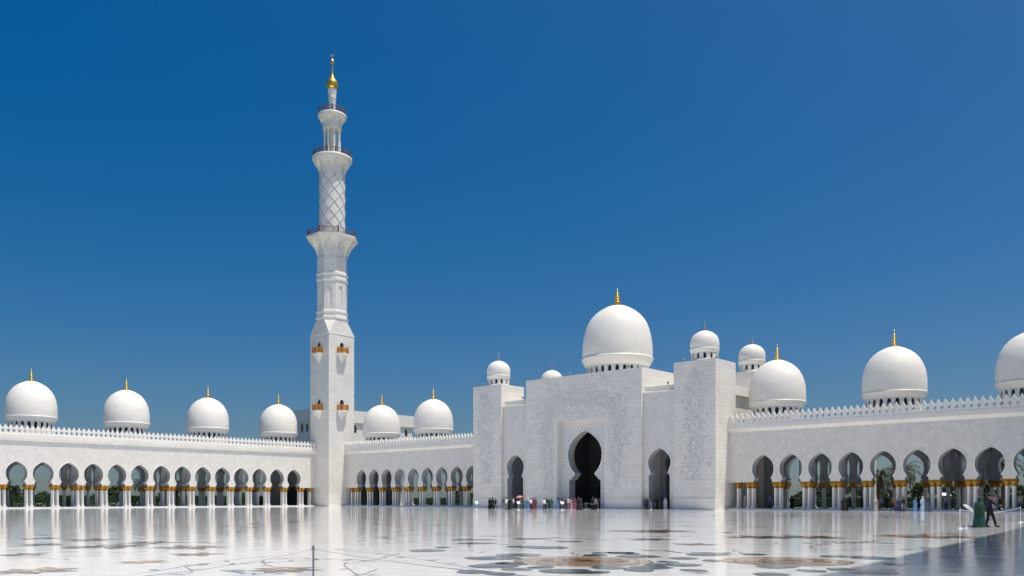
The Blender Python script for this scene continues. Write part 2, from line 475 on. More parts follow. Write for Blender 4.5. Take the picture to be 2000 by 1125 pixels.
PITCH = 4.1
DEEP = 12.5
TOPZ = 12.2
def arcade(label, s0, s1, first, n, domes, loc, rz, front_from=None, solid=(), pitch=PITCH, end_cols=(), merlons=None):
    A = thing('arcade_building', label, 'arcade', loc, rz, 'arcades around the courtyard')
    cs = [first + pitch * k for k in range(n)]
    for nm, da, db, mat in (('front_wall', 0, 1.3, 'lattice'), ('back_wall', DEEP - 1.3, DEEP, 'inner')):  # back wall marble is coloured darker to stand in for shade
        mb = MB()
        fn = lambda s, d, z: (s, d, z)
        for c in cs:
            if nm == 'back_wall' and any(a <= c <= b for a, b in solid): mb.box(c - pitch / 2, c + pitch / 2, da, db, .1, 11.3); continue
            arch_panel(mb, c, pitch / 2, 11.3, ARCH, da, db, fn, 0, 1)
        lo, hi = cs[0] - pitch / 2, cs[-1] + pitch / 2
        if nm == 'back_wall':
            if s0 < lo: mb.box(s0, lo, da, db, .1, 11.3)
            if s1 > hi: mb.box(hi, s1, da, db, .1, 11.3)
        else:
            if s0 < lo: mb.box(s0, lo, da, db, ARCH[0][0], 11.3)
            if s1 > hi: mb.box(hi, s1, da, db, ARCH[0][0], 11.3)
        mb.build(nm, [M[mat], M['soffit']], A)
    mb = MB(); archivolt(mb, 0, ARCH, 0, .13, lambda s, d, z: (s, d, z), 0, .05)
    me = mb.mesh('arch_moulding', M['trim'], fix=False)
    for c in cs: link('arch_moulding', me, A, (c, 0, 0))
    # cornice: projecting fascia with a small bed mould
    mb = MB()
    poly = [(0, 11.15), (-.14, 11.3), (-.36, 11.55), (-.39, 11.6), (-.39, 12.2), (-.35, 12.28), (.5, 12.28), (.5, 11.31), (.0, 11.31)]
    mb.extrude(poly, lambda a, b, k: (s0 if k == 0 else s1, a - .002, b))
    mb.build('cornice', M['smooth'], A)
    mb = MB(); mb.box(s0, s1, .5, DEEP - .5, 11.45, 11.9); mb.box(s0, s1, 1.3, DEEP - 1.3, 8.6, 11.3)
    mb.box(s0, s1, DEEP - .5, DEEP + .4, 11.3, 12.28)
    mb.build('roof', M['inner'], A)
    mb = MB(); mb.box(s0, s1, -.75, DEEP + 1, -.06, .18); mb.build('step', M['step'], A)
    # crown of merlons
    ms = s0 + .41 if merlons is None else merlons[0]
    me_ = s1 - .3 if merlons is None else merlons[1]
    k = 0
    while ms + .82 * k < me_:
        link('merlon', MERLON, A, (ms + .82 * k, -.22, 12.28)); k += 1
    # transverse walls either side of each dome
    tr = []
    for dc in domes:
        for sg in (-1, 1):
            p = dc + sg * pitch * 1.5
            if s0 + 1 < p < s1 - 1: tr.append(p)
    tr = sorted(set(round(t, 2) for t in tr))
    hp = (DEEP - 1.3) / 3
    if tr:
        mb = MB()
        for t in tr:
            for j in range(3):
                arch_panel(mb, .65 + hp * (j + .5), hp / 2, 8.7, ARCH, t - .45, t + .45, lambda s, d, z: (d, s, z))
        mb.build('cross_arches', M['inner'], A)  # same darkened marble, shade painted into the colour
    # columns
    piers = [cs[0] - pitch / 2 + pitch * k for k in range(n + 1)]
    fronts, rest = [], []
    for p in piers:
        for dx in (-.36, .36):
            fronts.append((p + dx, .36))
        for dx in (-.36, .36):
            fronts.append((p + dx, 1.0))
    for e in end_cols: fronts.append((e, .36)); fronts.append((e, 1.0))
    for t in tr:
        for j in (1, 2):
            rest.append((t, .65 + hp * j - .3)); rest.append((t, .65 + hp * j + .3))
    for p in piers:
        if any(a <= p <= b for a, b in solid): continue
        for dx in (-.36, .36):
            rest.append((p + dx, DEEP - 1.0)); 
        for dx in (-.36, .36):
            rest.append((p + dx, DEEP - .36))
    allc = fronts + rest
    for x, y in allc[:98]: put_column(A, x, y)
    if allc[98:]: merged_columns(A, allc[98:])
    # piers' springer blocks between capital and arch are part of the walls; pads between column pairs
    for k_, dc in enumerate(domes):
        if k_ == 0: d0 = make_dome(A, (dc, 6.1, 0)); 
        else:
            d = d0.copy(); C.objects.link(d); d.location = (dc, 6.1, 0)
            for ch in d0.children:
                e = ch.copy(); C.objects.link(e); e.parent = d
    return A

# ------------------------------------------------------------------ the setting
# world frame: x runs along the gate side of the court, y runs away behind it, the minaret corner is the origin
g = MB(); g.box(-1500, 1500, -1500, 1500, -.6, -.08); g.build('ground', M['lawn']); C.objects[-1]['kind'] = 'structure'
g = MB(); g.box(-60, 160, 12, 40, -.3, -.06); tag(g.build('pavement', plain('pale_paving', (.42, .41, .38), .8, noise=.1, scale=.5)), kind='structure')
g = MB(); g.box(-25, -12.5, -150, 12, -.3, -.055); tag(g.build('path', plain('garden_path', (.40, .38, .35), .8, noise=.1, scale=.5)), kind='structure')

LEAVES = [(139.5,-96.4,140.6,-96.6),(141.1,-95.2,141.8,-95.1),(140.7,-94.3,141.2,-94.2),(141.4,-94.4,141.5,-93.5),(142.1,-95.2,143.1,-94.5),(144.0,-96.2,144.4,-95.8),(144.3,-97.2,144.8,-96.8),(142.7,-99.4,143.3,-99.2),(142.7,-100.3,143.1,-99.9),(143.9,-100.3,144.1,-99.1),(144.4,-99.6,145.0,-99.6),(143.9,-98.7,144.5,-98.1),(144.9,-98.8,145.2,-98.2),(144.4,-98.0,145.3,-97.5),(140.2,-98.0,140.7,-97.4),(141.3,-99.1,142.3,-98.9),(139.5,-98.2,140.9,-97.5),(139.3,-96.8,140.5,-96.4),(141.5,-100.1,142.5,-99.4),(141.4,-99.2,142.0,-98.7),(142.9,-100.3,143.0,-99.7),(142.6,-101.5,143.0,-100.8),(143.3,-101.4,143.6,-100.8),(136.1,-97.1,137.0,-96.4),(135.5,-95.5,136.0,-95.3),(136.7,-93.4,137.7,-93.5),(137.0,-92.8,138.4,-93.9),(138.2,-94.0,138.1,-92.5),(141.3,-94.3,141.5,-93.5),(132.3,-91.8,133.6,-90.5),(133.5,-89.7,134.5,-88.4),(134.4,-93.5,135.2,-92.2),(135.8,-89.9,136.9,-89.8),(142.9,-93.0,144.1,-92.7),(144.2,-92.3,144.8,-91.9),(146.0,-91.5,146.8,-91.3),(143.5,-94.9,144.2,-94.5),(144.6,-95.1,145.0,-94.8),(146.3,-95.8,147.2,-95.4),(147.2,-97.7,147.9,-97.4),(144.7,-97.0,145.3,-96.3),(147.7,-96.5,148.0,-96.0),(147.8,-95.5,148.4,-95.3),(148.5,-95.5,149.4,-95.7),(147.0,-91.8,147.8,-90.9),(145.8,-98.0,146.0,-97.5),(148.2,-93.2,148.7,-93.0)]
VINES = [[(129.7,-105.9),(131.7,-105.5),(132.6,-105.2)],[(138.1,-106.1),(137.2,-104.8),(136.7,-104.2),(135.9,-102.7),(135.3,-101.4),(135.6,-100.6)],[(136.9,-104.4),(138.4,-105.0),(138.9,-105.5)],[(136.6,-101.4),(136.5,-102.1),(137.2,-102.6),(138.1,-103.0),(139.0,-103.3)],[(133.6,-97.9),(135.1,-98.4),(136.9,-98.7),(137.0,-98.2)],[(136.9,-98.7),(139.2,-99.4),(139.7,-99.5)],[(137.0,-98.2),(138.6,-100.6),(138.9,-101.5),(140.4,-102.5),(141.5,-103.1),(140.7,-102.0)],[(141.5,-103.1),(142.0,-102.8)],[(135.2,-93.7),(136.3,-94.8)],[(138.0,-95.8),(138.4,-96.6)],[(134.5,-90.2),(135.9,-91.8),(135.8,-93.1)],[(140.1,-94.4),(140.6,-95.1),(141.0,-95.3)],[(132.8,-77.7),(134.2,-78.1),(136.5,-80.8),(137.9,-80.7)],[(142.9,-90.2),(143.3,-91.0),(143.9,-91.6)],[(143.7,-83.6),(143.8,-86.7),(144.6,-88.2)],[(141.9,-85.2),(142.8,-86.8),(143.9,-85.8)],[(145.9,-98.2),(146.4,-98.4)],
 [(139.5,-99.5),(141.5,-100.3),(143.6,-101.3),(145.2,-102.4)]]

FM = ['floor', 'petal_tan', 'petal_pale', 'petal_brown', 'petal_plum', 'leaf_teal', 'leaf_light', 'vine']
def build_floor():
    R = random.Random(3)
    mb = MB()
    mb.add([(0, -170, 0), (151.5, -170, 0), (151.5, -.74, 0), (0, -.74, 0)], [(0, 1, 2, 3)], 0)
    mb.add([(151.5, -170, 0), (200, -170, 0), (200, -.74, 0), (151.5, -.74, 0)], [(0, 1, 2, 3)], 0)
    def fan(pts, z, mi): mb.add([(x, y, z) for x, y in pts], [tuple(range(len(pts)))], mi)
    def leaf(x0, y0, x1, y1, w, mi, z=.004, n=7, bend=.12):
        dx, dy = x1 - x0, y1 - y0; L = sqrt(dx * dx + dy * dy) or .1
        nx, ny = -dy / L, dx / L
        up, dn = [], []
        b = R.uniform(-bend, bend) * L
        for i in range(n + 1):
            t = i / n; ww = w * sin(pi * t ** .85) ** .8 / 2; off = b * sin(pi * t)
            up.append((x0 + dx * t + nx * (off + ww), y0 + dy * t + ny * (off + ww)))
            dn.append((x0 + dx * t + nx * (off - ww), y0 + dy * t + ny * (off - ww)))
        fan(up + dn[::-1][1:-1], z, mi)
        return b
    def ribbon(pts, w, mi, z=.004):
        P = []
        pts = [Vector((a, b, 0)) for a, b in pts]
        for i in range(len(pts) - 1):
            p0, p1, p2, p3 = pts[max(i - 1, 0)], pts[i], pts[i + 1], pts[min(i + 2, len(pts) - 1)]
            for k in range(8):
                t = k / 8
                P.append(.5 * (2 * p1 + (p2 - p0) * t + (2 * p0 - 5 * p1 + 4 * p2 - p3) * t * t + (3 * p1 - p0 - 3 * p2 + p3) * t ** 3))
        P.append(pts[-1])
        vs = []
        for i, p in enumerate(P):
            t = (P[min(i + 1, len(P) - 1)] - P[max(i - 1, 0)]); t.normalize()
            n = Vector((-t.y, t.x, 0)) * w / 2
            vs += [p + n, p - n]
        mb.add([(v.x, v.y, z) for v in vs], [(2 * i, 2 * i + 1, 2 * i + 3, 2 * i + 2) for i in range(len(P) - 1)], mi)
        return P
    def rose(cx, cy, r, a0=0):
        """many-petalled open flower in tans and browns"""
        for ring, (rr, n, cols, zz) in enumerate(((1.0, 9, (2, 2, 1), .004), (.82, 8, (1, 2), .008), (.66, 7, (3, 1, 1), .012), (.48, 6, (3, 2), .016), (.32, 5, (1, 3), .020), (.16, 4, (3, 3), .024))):
            for i in range(n):
                a = a0 + ring * .5 + 2 * pi * i / n
                q = r * rr
                px, py = cx + cos(a) * q * .50, cy + sin(a) * q * .50
                pts = []
                for k in range(16):
                    b = 2 * pi * k / 16
                    ex, ey = cos(b) * q * .50, sin(b) * q * .50 * (1.05 + .1 * sin(3 * b))
                    pts.append((px + ex * cos(a) - ey * sin(a), py + ex * sin(a) + ey * cos(a)))
                fan([(px + (x - px) * 1.07, py + (y - py) * 1.07) for x, y in pts], zz + .0004 * i, 3); fan(pts, zz + .0004 * i + .0001, cols[i % len(cols)])
                pts2 = [(px + (x - px) * .8 + cos(a) * q * .03, py + (y - py) * .8 + sin(a) * q * .03) for x, y in pts]
                if ring in (1, 3): fan(pts2, zz + .0004 * i + .0002, cols[(i + 1) % len(cols)])
    def lily(cx, cy, r, n=6, mi=4, mi2=3, a0=0):
        for i in range(n):
            a = a0 + 2 * pi * i / n + R.uniform(-.15, .15)
            l = r * R.uniform(.8, 1.1)
            leaf(cx, cy, cx + cos(a) * l, cy + sin(a) * l, r * .42, mi, .004 + .0004 * i)
            leaf(cx + cos(a) * l * .1, cy + sin(a) * l * .1, cx + cos(a) * l * .75, cy + sin(a) * l * .75, r * .15, mi2, .009 + .0004 * i)
        fan([(cx + cos(b) * r * .12, cy + sin(b) * r * .12) for b in [2 * pi * k / 10 for k in range(10)]], .014, 2)
    rose(142.5, -97.1, 1.65, .3)
    rose(146.2, -93.9, 1.5, 1.1)
    for i, (a, b, c, d) in enumerate(LEAVES):
        L = sqrt((c - a) ** 2 + (d - b) ** 2)
        mi = (5, 5, 6)[i % 3]
        w = min(1.45, max(.8, .75 * L + .4)) * (.8 if b > -94 and a < 140 else 1)
        bb = leaf(a, b, c, d, w, mi, .005 + .0003 * (i % 5))
        if i % 3 != 2: leaf(a + (c - a) * .1, b + (d - b) * .1, a + (c - a) * .6, b + (d - b) * .6, w * .35, 6, .009)
    for v in VINES:
        P = ribbon(v, .035, 7, .003)
        for k in range(5, len(P) - 2, 9):
            p = P[k]; a = R.uniform(0, 2 * pi); l = R.uniform(.2, .36)
            leaf(p.x, p.y, p.x + cos(a) * l, p.y + sin(a) * l, l * .42, R.choice((5, 6, 7)), .006)
    # plum and brown lilies, near left and farther right
    for cx, cy, r, n, m1, m2 in ((139.3, -103.4, .95, 7, 4, 1), (135.7, -107.1, 1.0, 7, 4, 2), (134.9, -104.4, .7, 6, 1, 2), (133.1, -102.1, .9, 5, 4, 3),
                                 (129.7, -100.6, 1.3, 6, 3, 4), (127.5, -102.1, 1.5, 6, 4, 3), (124.7, -103.0, 1.0, 6, 5, 6), (129.7, -105.3, .8, 5, 5, 6),
                                 (119.8, -101.3, 1.0, 5, 5, 4), (122.4, -100.5, 1.2, 5, 3, 5), (126.0, -100.0, 1.1, 5, 4, 5),
                                 (132.9, -79.3, 2.3, 8, 4, 3), (139.7, -82.0, 1.7, 7, 4, 5), (141.2, -80.7, 1.8, 7, 3, 4), (144.7, -77.0, 2.2, 8, 3, 1), (137.5, -86.5, 1.1, 6, 4, 5), (140.6, -88.5, .9, 6, 4, 3)):
        lily(cx, cy, r, n, m1, m2, R.uniform(0, 3))
    # scattered small sprays: a vine with leaves and buds, thinning out over the court
    for k in range(150):
        x = R.uniform(95, 150); y = R.uniform(-108, -30)
        if abs(x - 142.5) + abs(y + 97) < 3.5: continue
        # the open white field in the middle of the court stays bare
        if x < 150 - (y + 108) * .12 - 42: continue
        far = (y + 108) / 78
        l = R.uniform(1.2, 3.2) * (1 + far * .6); a = R.uniform(0, 2 * pi)
        pts = [(x, y)]
        for q in range(3):
            a += R.uniform(-.8, .8); pts.append((pts[-1][0] + cos(a) * l / 3, pts[-1][1] + sin(a) * l / 3))
        P = ribbon(pts, .05 + .05 * far, 7, .003)
        for q in range(3, len(P), 5):
            p = P[q]; b = a + R.choice((-1, 1)) * R.uniform(.4, 1.1); ll = R.uniform(.22, .5) * (1 + far)
            leaf(p.x, p.y, p.x + cos(b) * ll, p.y + sin(b) * ll, ll * .4, R.choice((5, 6, 7, 6)), .006)
        if k % 6 == 0: lily(pts[-1][0], pts[-1][1], R.uniform(.35, .6) * (1 + far), 5, R.choice((4, 5, 6)), R.choice((1, 2, 6)))
    o = mb.build('court_floor', [M[k] for k in FM], fix=False)
    # every face looks up
    me = o.data
    bm = bmesh.new(); bm.from_mesh(me)
    for f in bm.faces:
        if f.normal.z < 0: f.normal_flip()
    bm.to_mesh(me); bm.free()
    o['kind'] = 'structure'
build_floor()

# ------------------------------------------------------------------ arcades
arcade('long sunlit white marble arcade with four large domes, left of the tall minaret', -73.3, -4.4, -9.9 - 4.09 * 15, 16, (-58.75, -42.35, -26.0, -9.7),
       (0, 0, 0), pi / 2, solid=(), pitch=4.09, end_cols=(-5.6,), merlons=(-73.0, -4.0))
arcade('shaded white marble arcade with two domes between the minaret and the tall gate', 4.8, 47.05, 10.05, 9, (9.3, 25.7),
       (0, 0, 0), 0, end_cols=(6.3,), merlons=(5.0, 47.0))
arcade('shaded white marble arcade with large domes, right of the tall gate', 95.09, 150.0, 100.3, 12, (99.6, 116.1, 132.3),
       (0, 0, 0), 0, end_cols=(96.3,), merlons=(95.5, 150))

# corner block behind the minaret, closing both galleries
A = thing('corner_building', 'low white corner block with dark blue glazing, closing the galleries behind the minaret', 'building')
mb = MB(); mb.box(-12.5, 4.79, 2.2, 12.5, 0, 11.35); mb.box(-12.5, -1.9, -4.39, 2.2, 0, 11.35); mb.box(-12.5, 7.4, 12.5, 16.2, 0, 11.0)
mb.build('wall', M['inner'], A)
for b_ in ((-11.9, -2.4, -4.46, -4.39), (4.79, 4.86, 2.8, 11.8)):
    mb = MB(); mb.box(*b_, .18, 4.2); mb.build('glazing', M['blue_glass'], A)
mb = MB()
for k in range(7): mb.box(-11.9 + k * 1.57, -11.82 + k * 1.57, -4.5, -4.465, .18, 4.2)
for k in range(7): mb.box(4.865, 4.9, 2.8 + k * 1.5, 2.88 + k * 1.5, .18, 4.2)
mb.build('mullions', M['black_metal'], A)

# ------------------------------------------------------------------ minaret
def octa(r, a=pi / 8): return [(r / cos(pi / 8) * cos(a + k * pi / 4), r / cos(pi / 8) * sin(a + k * pi / 4)) for k in range(8)]
def build_minaret():
    T = thing('minaret', 'tall slender white minaret with three balconies and a golden bulb on top', 'minaret', (1.47, -1.2, 0))
    H = 3.32
    mb = MB()
    mb.box(-H, H, -H, H, 0, 36.9)
    mb.build('square_shaft', M['ashlar'], T)
    mb = MB(); mb.box(-H - .06, H + .06, -H - .06, H + .06, 36.9, 37.15)
    mb.build('string_course', M['trim'], T)
    # broached transition square -> octagon
    mb = MB()
    sq = []
    oc = octa(3.12)
    t = .9
    low = []
    for k in range(8):
        x, y = oc[k]
        # each octagon vertex comes down to its nearest square corner side
        cx = H if x > 0 else -H; cy = H if y > 0 else -H
        low.append((cx, cy))
    z0, z1 = 37.15, 40.4
    vs = [(x, y, z0) for x, y in low] + [(x, y, z1) for x, y in oc]
    fs = []
    for k in range(8):
        j = (k + 1) % 8
        if low[k] == low[j]: fs.append((k, 8 + j, 8 + k))
        else: fs.append((k, j, 8 + j, 8 + k))
    mb.add(vs, fs)
    mb.build('broach', M['ashlar'], T, fix=False)
    def oct_lathe(mb, prof, mi=0):
        mb.lathe([(r / cos(pi / 8), z) for r, z in prof], 8, sm=False, a0=pi / 8, mi=mi)
    mb = MB()
    oct_lathe(mb, [(3.12, 40.4), (3.3, 40.55), (3.3, 40.95), (3.12, 41.1), (3.12, 41.75), (3.22, 41.9), (3.22, 42.25), (3.05, 42.4), (3.02, 42.6)])
    mb.build('lower_moulding', M['trim'], T)
    # panelled octagon with arched niches
    mb = MB()
    r = 3.02
    side = r * math.tan(pi / 8)
    nprof = [(43.3, .46), (47.3, .46), (47.6, .4), (47.82, .22), (47.9, 0)]
    for k in range(8):
        a = k * pi / 4
        ca, sa = cos(a), sin(a)
        def fn(s, d, z): return ((r - d) * ca - s * sa * (1 - d / r * 0), (r - d) * sa + s * ca, z)
        arch_panel(mb, 0, side, 48.9, nprof, 0, .3, fn)
        mb.add([fn(-side, 0, 42.6), fn(side, 0, 42.6), fn(side, 0, 43.3), fn(-side, 0, 43.3)], [(0, 1, 2, 3)])
        mb.add([fn(-.46, 0, 43.3), fn(.46, 0, 43.3), fn(.46, .3, 43.3), fn(-.46, .3, 43.3)], [(0, 1, 2, 3)])
        mb.add([fn(-.6, .22, 42.9), fn(.6, .22, 42.9), fn(.6, .22, 48.2), fn(-.6, .22, 48.2)], [(0, 1, 2, 3)])
    mb.build('octagonal_shaft', M['ashlar'], T, fix=False)
    mb = MB()
    oct_lathe(mb, [(3.02, 48.9), (3.2, 49.1), (3.2, 49.6), (3.05, 49.75), (3.05, 50.2), (3.22, 50.4), (3.22, 50.75), (3.02, 50.95)])
    mb.build('upper_moulding', M['trim'], T)
    mb = MB(); oct_lathe(mb, [(3.0, 50.95), (3.0, 54.6)]); mb.build('octagonal_neck', M['ashlar'], T)
    # flared corbel with pointed niches, octagonal
    def corbel(name, n, r0, r1, z0, z1, topz, sm, rot):
        """flared bracket ring: ribs with a deep pointed niche in every bay"""
        mb = MB()
        per, rows = 16, 14
        segs = n * per
        vs = []
        for j in range(rows + 1):
            t = j / rows
            for i in range(segs):
                a = rot + 2 * pi * i / segs
                d = abs((i / per) % 1.0 - .5) * 2       # 1 at a rib, 0 in mid-bay
                out = r0 + (r1 - r0) * t ** 1.7
                inn = r0 + (r1 - r0) * max(0, t - .25) ** 2.2 * .35
                w = .8 if t < .55 else .8 * max(0, 1 - ((t - .55) / .38) ** 1.6)
                rr = inn if d < w else out
                if not sm: rr /= cos(((a - rot) % (pi / 4)) - pi / 8)
                vs.append((rr * cos(a), rr * sin(a), z0 + (z1 - z0) * t))
        fs = [(j * segs + i, j * segs + (i + 1) % segs, (j + 1) * segs + (i + 1) % segs, (j + 1) * segs + i) for j in range(rows) for i in range(segs)]
        mb.add(vs, fs, 0, False)
        top = [(r1 * 1.0, z1), (r1 * 1.03, z1 + .1), (r1 * 1.04, topz - .1), (r1 * 1.0, topz)]
        if sm: mb.lathe(top, 40)
        else: mb.lathe([(q / cos(pi / 8), z) for q, z in top], 8, sm=False, a0=rot)
        return mb.build(name, M['smooth'], T)
    corbel('corbel', 8, 3.0, 5.0, 54.5, 58.7, 59.4, False, pi / 8)
    corbel('corbel', 10, 2.75, 4.1, 72.6, 75.8, 76.6, True, 0)
    corbel('corbel', 8, 1.95, 2.95, 83.0, 85.4, 86.1, True, 0)
    # balcony rails
    def rail(n, r, z, h, octagon):
        mb = MB()
        pts = []
        corners = octa(r) if octagon else [(r * cos(2 * pi * k / n), r * sin(2 * pi * k / n)) for k in range(n)]
        for k in range(len(corners)):
            a, b = corners[k], corners[(k + 1) % len(corners)]
            mb.box(a[0] - .11, a[0] + .11, a[1] - .11, a[1] + .11, z, z + h + .22)
            for zz in (z + .12, z + h): mb.tube([(a[0], a[1], zz), (b[0], b[1], zz)], .06, 5)
            L = sqrt((a[0] - b[0]) ** 2 + (a[1] - b[1]) ** 2); m = max(2, int(L / .45))
            for q in range(m):
                t0, t1 = q / m, (q + 1) / m
                p0 = (a[0] + (b[0] - a[0]) * t0, a[1] + (b[1] - a[1]) * t0); p1 = (a[0] + (b[0] - a[0]) * t1, a[1] + (b[1] - a[1]) * t1)
                mb.tube([(*p0, z + .12), (*p1, z + h)], .035, 4); mb.tube([(*p1, z + .12), (*p0, z + h)], .035, 4)
        mb.build('balcony_rail', M['bronze'], T)
    rail(8, 4.85, 59.4, 1.15, True)
    rail(14, 3.95, 76.6, 1.1, False)
    rail(10, 2.85, 86.1, 1.0, False)
    # round shaft with a raised lattice
    mb = MB(); mb.lathe([(2.72, 59.4), (2.72, 73.2)], 40)
    mb.build('round_shaft', M['trim'], T)
    mb = MB()
    for sg in (-1, 1):
        for k in range(7):
            a0 = 2 * pi * k / 7
            pts = [(2.73 * cos(a0 + sg * t * 4.3), 2.73 * sin(a0 + sg * t * 4.3), 59.5 + 13.6 * t) for t in [i / 40 for i in range(41)]]
            mb.tube(pts, .085, 5)
    mb.build('lattice', M['groove'], T)
    # open lantern
    for k in range(8):
        a = 2 * pi * (k + .5) / 8
        mb = MB(); mb.lathe([(.34, 76.6), (.34, 76.9), (.22, 77.1), (.2, 82.3), (.3, 82.6), (.34, 83.05)], 12)
        mb.build('lantern_column', M['trim'], T, (1.66 * cos(a), 1.66 * sin(a), 0))
    mb = MB(); mb.lathe([(.95, 76.6), (.95, 83.1)], 20); mb.lathe([(2.05, 82.9), (2.05, 83.2)], 24)
    mb.build('lantern_core', M['smooth'], T)
    mb = MB(); mb.lathe([(.75, 86.1), (.66, 87.0), (.7, 88.2), (.8, 89.2), (.86, 89.35), (.8, 89.5), (.86, 90.0), (.98, 90.8), (1.02, 90.95), (.9, 91.05)], 24)
    mb.build('neck', M['trim'], T)
    mb = MB()
    mb.lathe([(.6, 90.95), (.95, 91.1), (1.2, 91.5), (1.29, 92.1), (1.22, 92.7), (.96, 93.2), (.6, 93.55), (.32, 94.1), (.2, 95.1), (.15, 96.2), (.16, 96.8), (.32, 97.0), (.4, 97.35), (.32, 97.7), (.14, 97.95), (.06, 98.3), (.05, 98.6), (0, 98.6)], 28, cap=False)
    mb.build('golden_bulb', M['bright_gold'], T)
    mb = MB()
    pts = [(.34 * cos(a), 0, 99.1 + .42 * sin(a)) for a in [radians(115 + 310 * i / 18) for i in range(19)]]
    mb.tube(pts, [.02 + .09 * sin(pi * i / 18) for i in range(19)], 6)
    mb.build('crescent', M['silver'], T, rz=radians(42))
    # small balconies on the square shaft
    def small_balcony(z):
        mb = MB()
        # platform and inverted half pyramid, facing -y at y=0 plane
        W, Dp = 1.25, 1.3
        plat = [(-W, 0), (-W, -.75), (-W + .45, -Dp), (W - .45, -Dp), (W, -.75), (W, 0)]
        mb.extrude(plat, lambda a, b, k: (a, b, z - .28 + .28 * k))
        tip = (0, -.0, z - 2.1)
        n = len(plat)
        mb.add([(a * .92, b * .92, z - .28) for a, b in plat] + [tip], [(i, (i + 1) % n, n) for i in range(n)])
        return mb, plat
    for a in (0, pi / 2, pi, -pi / 2):
        for z in (20.6, 32.9):
            mb, plat = small_balcony(z)
            rot = a
            loc = (H * sin(rot), -H * cos(rot), 0)
            b = mb.build('balcony', M['trim'], T, loc, rot)
            mr = MB()
            P = [(x * .94, y * .94) for x, y in plat]
            P[0] = (P[0][0], -.02); P[-1] = (P[-1][0], -.02)
            for q, (x, y) in enumerate(P): mr.box(x - .06, x + .06, y - .06 - .05, y + .01, z, z + 1.35)
            for q in range(len(P) - 1):
                p0, p1 = P[q], P[q + 1]
                for zz in (z + .15, z + 1.12): mr.tube([(*p0, zz), (*p1, zz)], .05, 5)
                L = sqrt((p0[0] - p1[0]) ** 2 + (p0[1] - p1[1]) ** 2); m_ = max(2, int(L / .17))
                for w in range(1, m_):
                    t = w / m_; x, y = p0[0] + (p1[0] - p0[0]) * t, p0[1] + (p1[1] - p0[1]) * t
                    mr.box(x - .045, x + .045, y - .045, y + .045, z + .15, z + 1.1)
            mr.build('railing', plain('gilt_rail', (.62, .28, .05), .45, .3) if 'gilt' not in M else M['gilt'], b)
            mw = MB()
            arc = [(-.5, z + .05), (-.5, z + 1.75)] + [(.5 * -cos(t), z + 1.75 + .62 * sin(t)) for t in [pi * i / 8 for i in range(1, 8)]] + [(.5, z + 1.75), (.5, z + .05)]
            mw.extrude(arc, lambda x, zz, k: (x, -.03 + .2 * k, zz))
            mw.build('balcony_door', M['glass'], b)
            ma = MB()
            pr = [(z + .05, .5), (z + 1.75, .5)] + [(z + 1.75 + .62 * sin(t), .5 * cos(t)) for t in [pi * i / 12 for i in range(1, 6)]] + [(z + 2.37, 0)]
            archivolt(ma, 0, pr, 0, .14, lambda s, d, zz: (s, d, zz), 0, .1)
            ma.build('door_frame', M['trim'], b, fix=False)
M['gilt'] = plain('gilt_rail', (.62, .28, .05), .45, .3)
build_minaret()

def settle(o, knots, done):
    for ch in o.children:
        if ch.data and ch.data.name not in done:
            done.add(ch.data.name)
            for v in ch.data.vertices:
                z = v.co.z
                for (a, b), (c, d) in zip(knots, knots[1:]):
                    if a <= z <= c or c == knots[-1][0]: v.co.z = b + (z - a) * (d - b) / (c - a); break
        settle(ch, knots, done)
settle(bpy.data.objects['minaret'], [(-1, -1), (37, 36.7), (51, 50.2), (59.4, 57.9), (76.6, 75.3), (86.1, 84.6), (91, 90.2), (98.6, 97.3), (99.8, 98.2)], set())

# ------------------------------------------------------------------ gate
def relief_spray(mb, spots, fn, R, size=(.12, .30), th=.05):
    """carved leaves and blossoms: thin raised pieces on a wall plane; fn(s, z, out)"""
    for (s, z, a) in spots:
        l = R.uniform(*size); w = l * R.uniform(.3, .5)
        ca, sa = cos(a), sin(a)
        P = [(0, 0), (.3 * l, w / 2), (.7 * l, w * .35), (l, 0), (.7 * l, -w * .35), (.3 * l, -w / 2)]
        v = [fn(s + x * ca - y * sa, z + x * sa + y * ca, .004) for x, y in P] + [fn(s + l * .5 * ca, z + l * .5 * sa, th)]
        mb.add(v, [(i, (i + 1) % 6, 6) for i in range(6)])
def vine_line(mb, pts, fn, w=.05, out=.04):
    for (a, b), (c, d) in zip(pts, pts[1:]):
        dx, dz = c - a, d - b; l = sqrt(dx * dx + dz * dz) or 1
        nx, nz = -dz / l * w / 2, dx / l * w / 2
        mb.add([fn(a + nx, b + nz, .004), fn(c + nx, d + nz, .004), fn(c, d, out), fn(a, b, out), fn(c - nx, d - nz, .004), fn(a - nx, b - nz, .004)], [(0, 1, 2, 3), (3, 2, 4, 5)])
def flower(mb, s, z, r, fn, R, n=6):
    a0 = R.uniform(0, 3)
    for k in range(n):
        a = a0 + 2 * pi * k / n
        relief_spray(mb, [(s, z, a)], fn, R, (r, r * 1.05), .07)

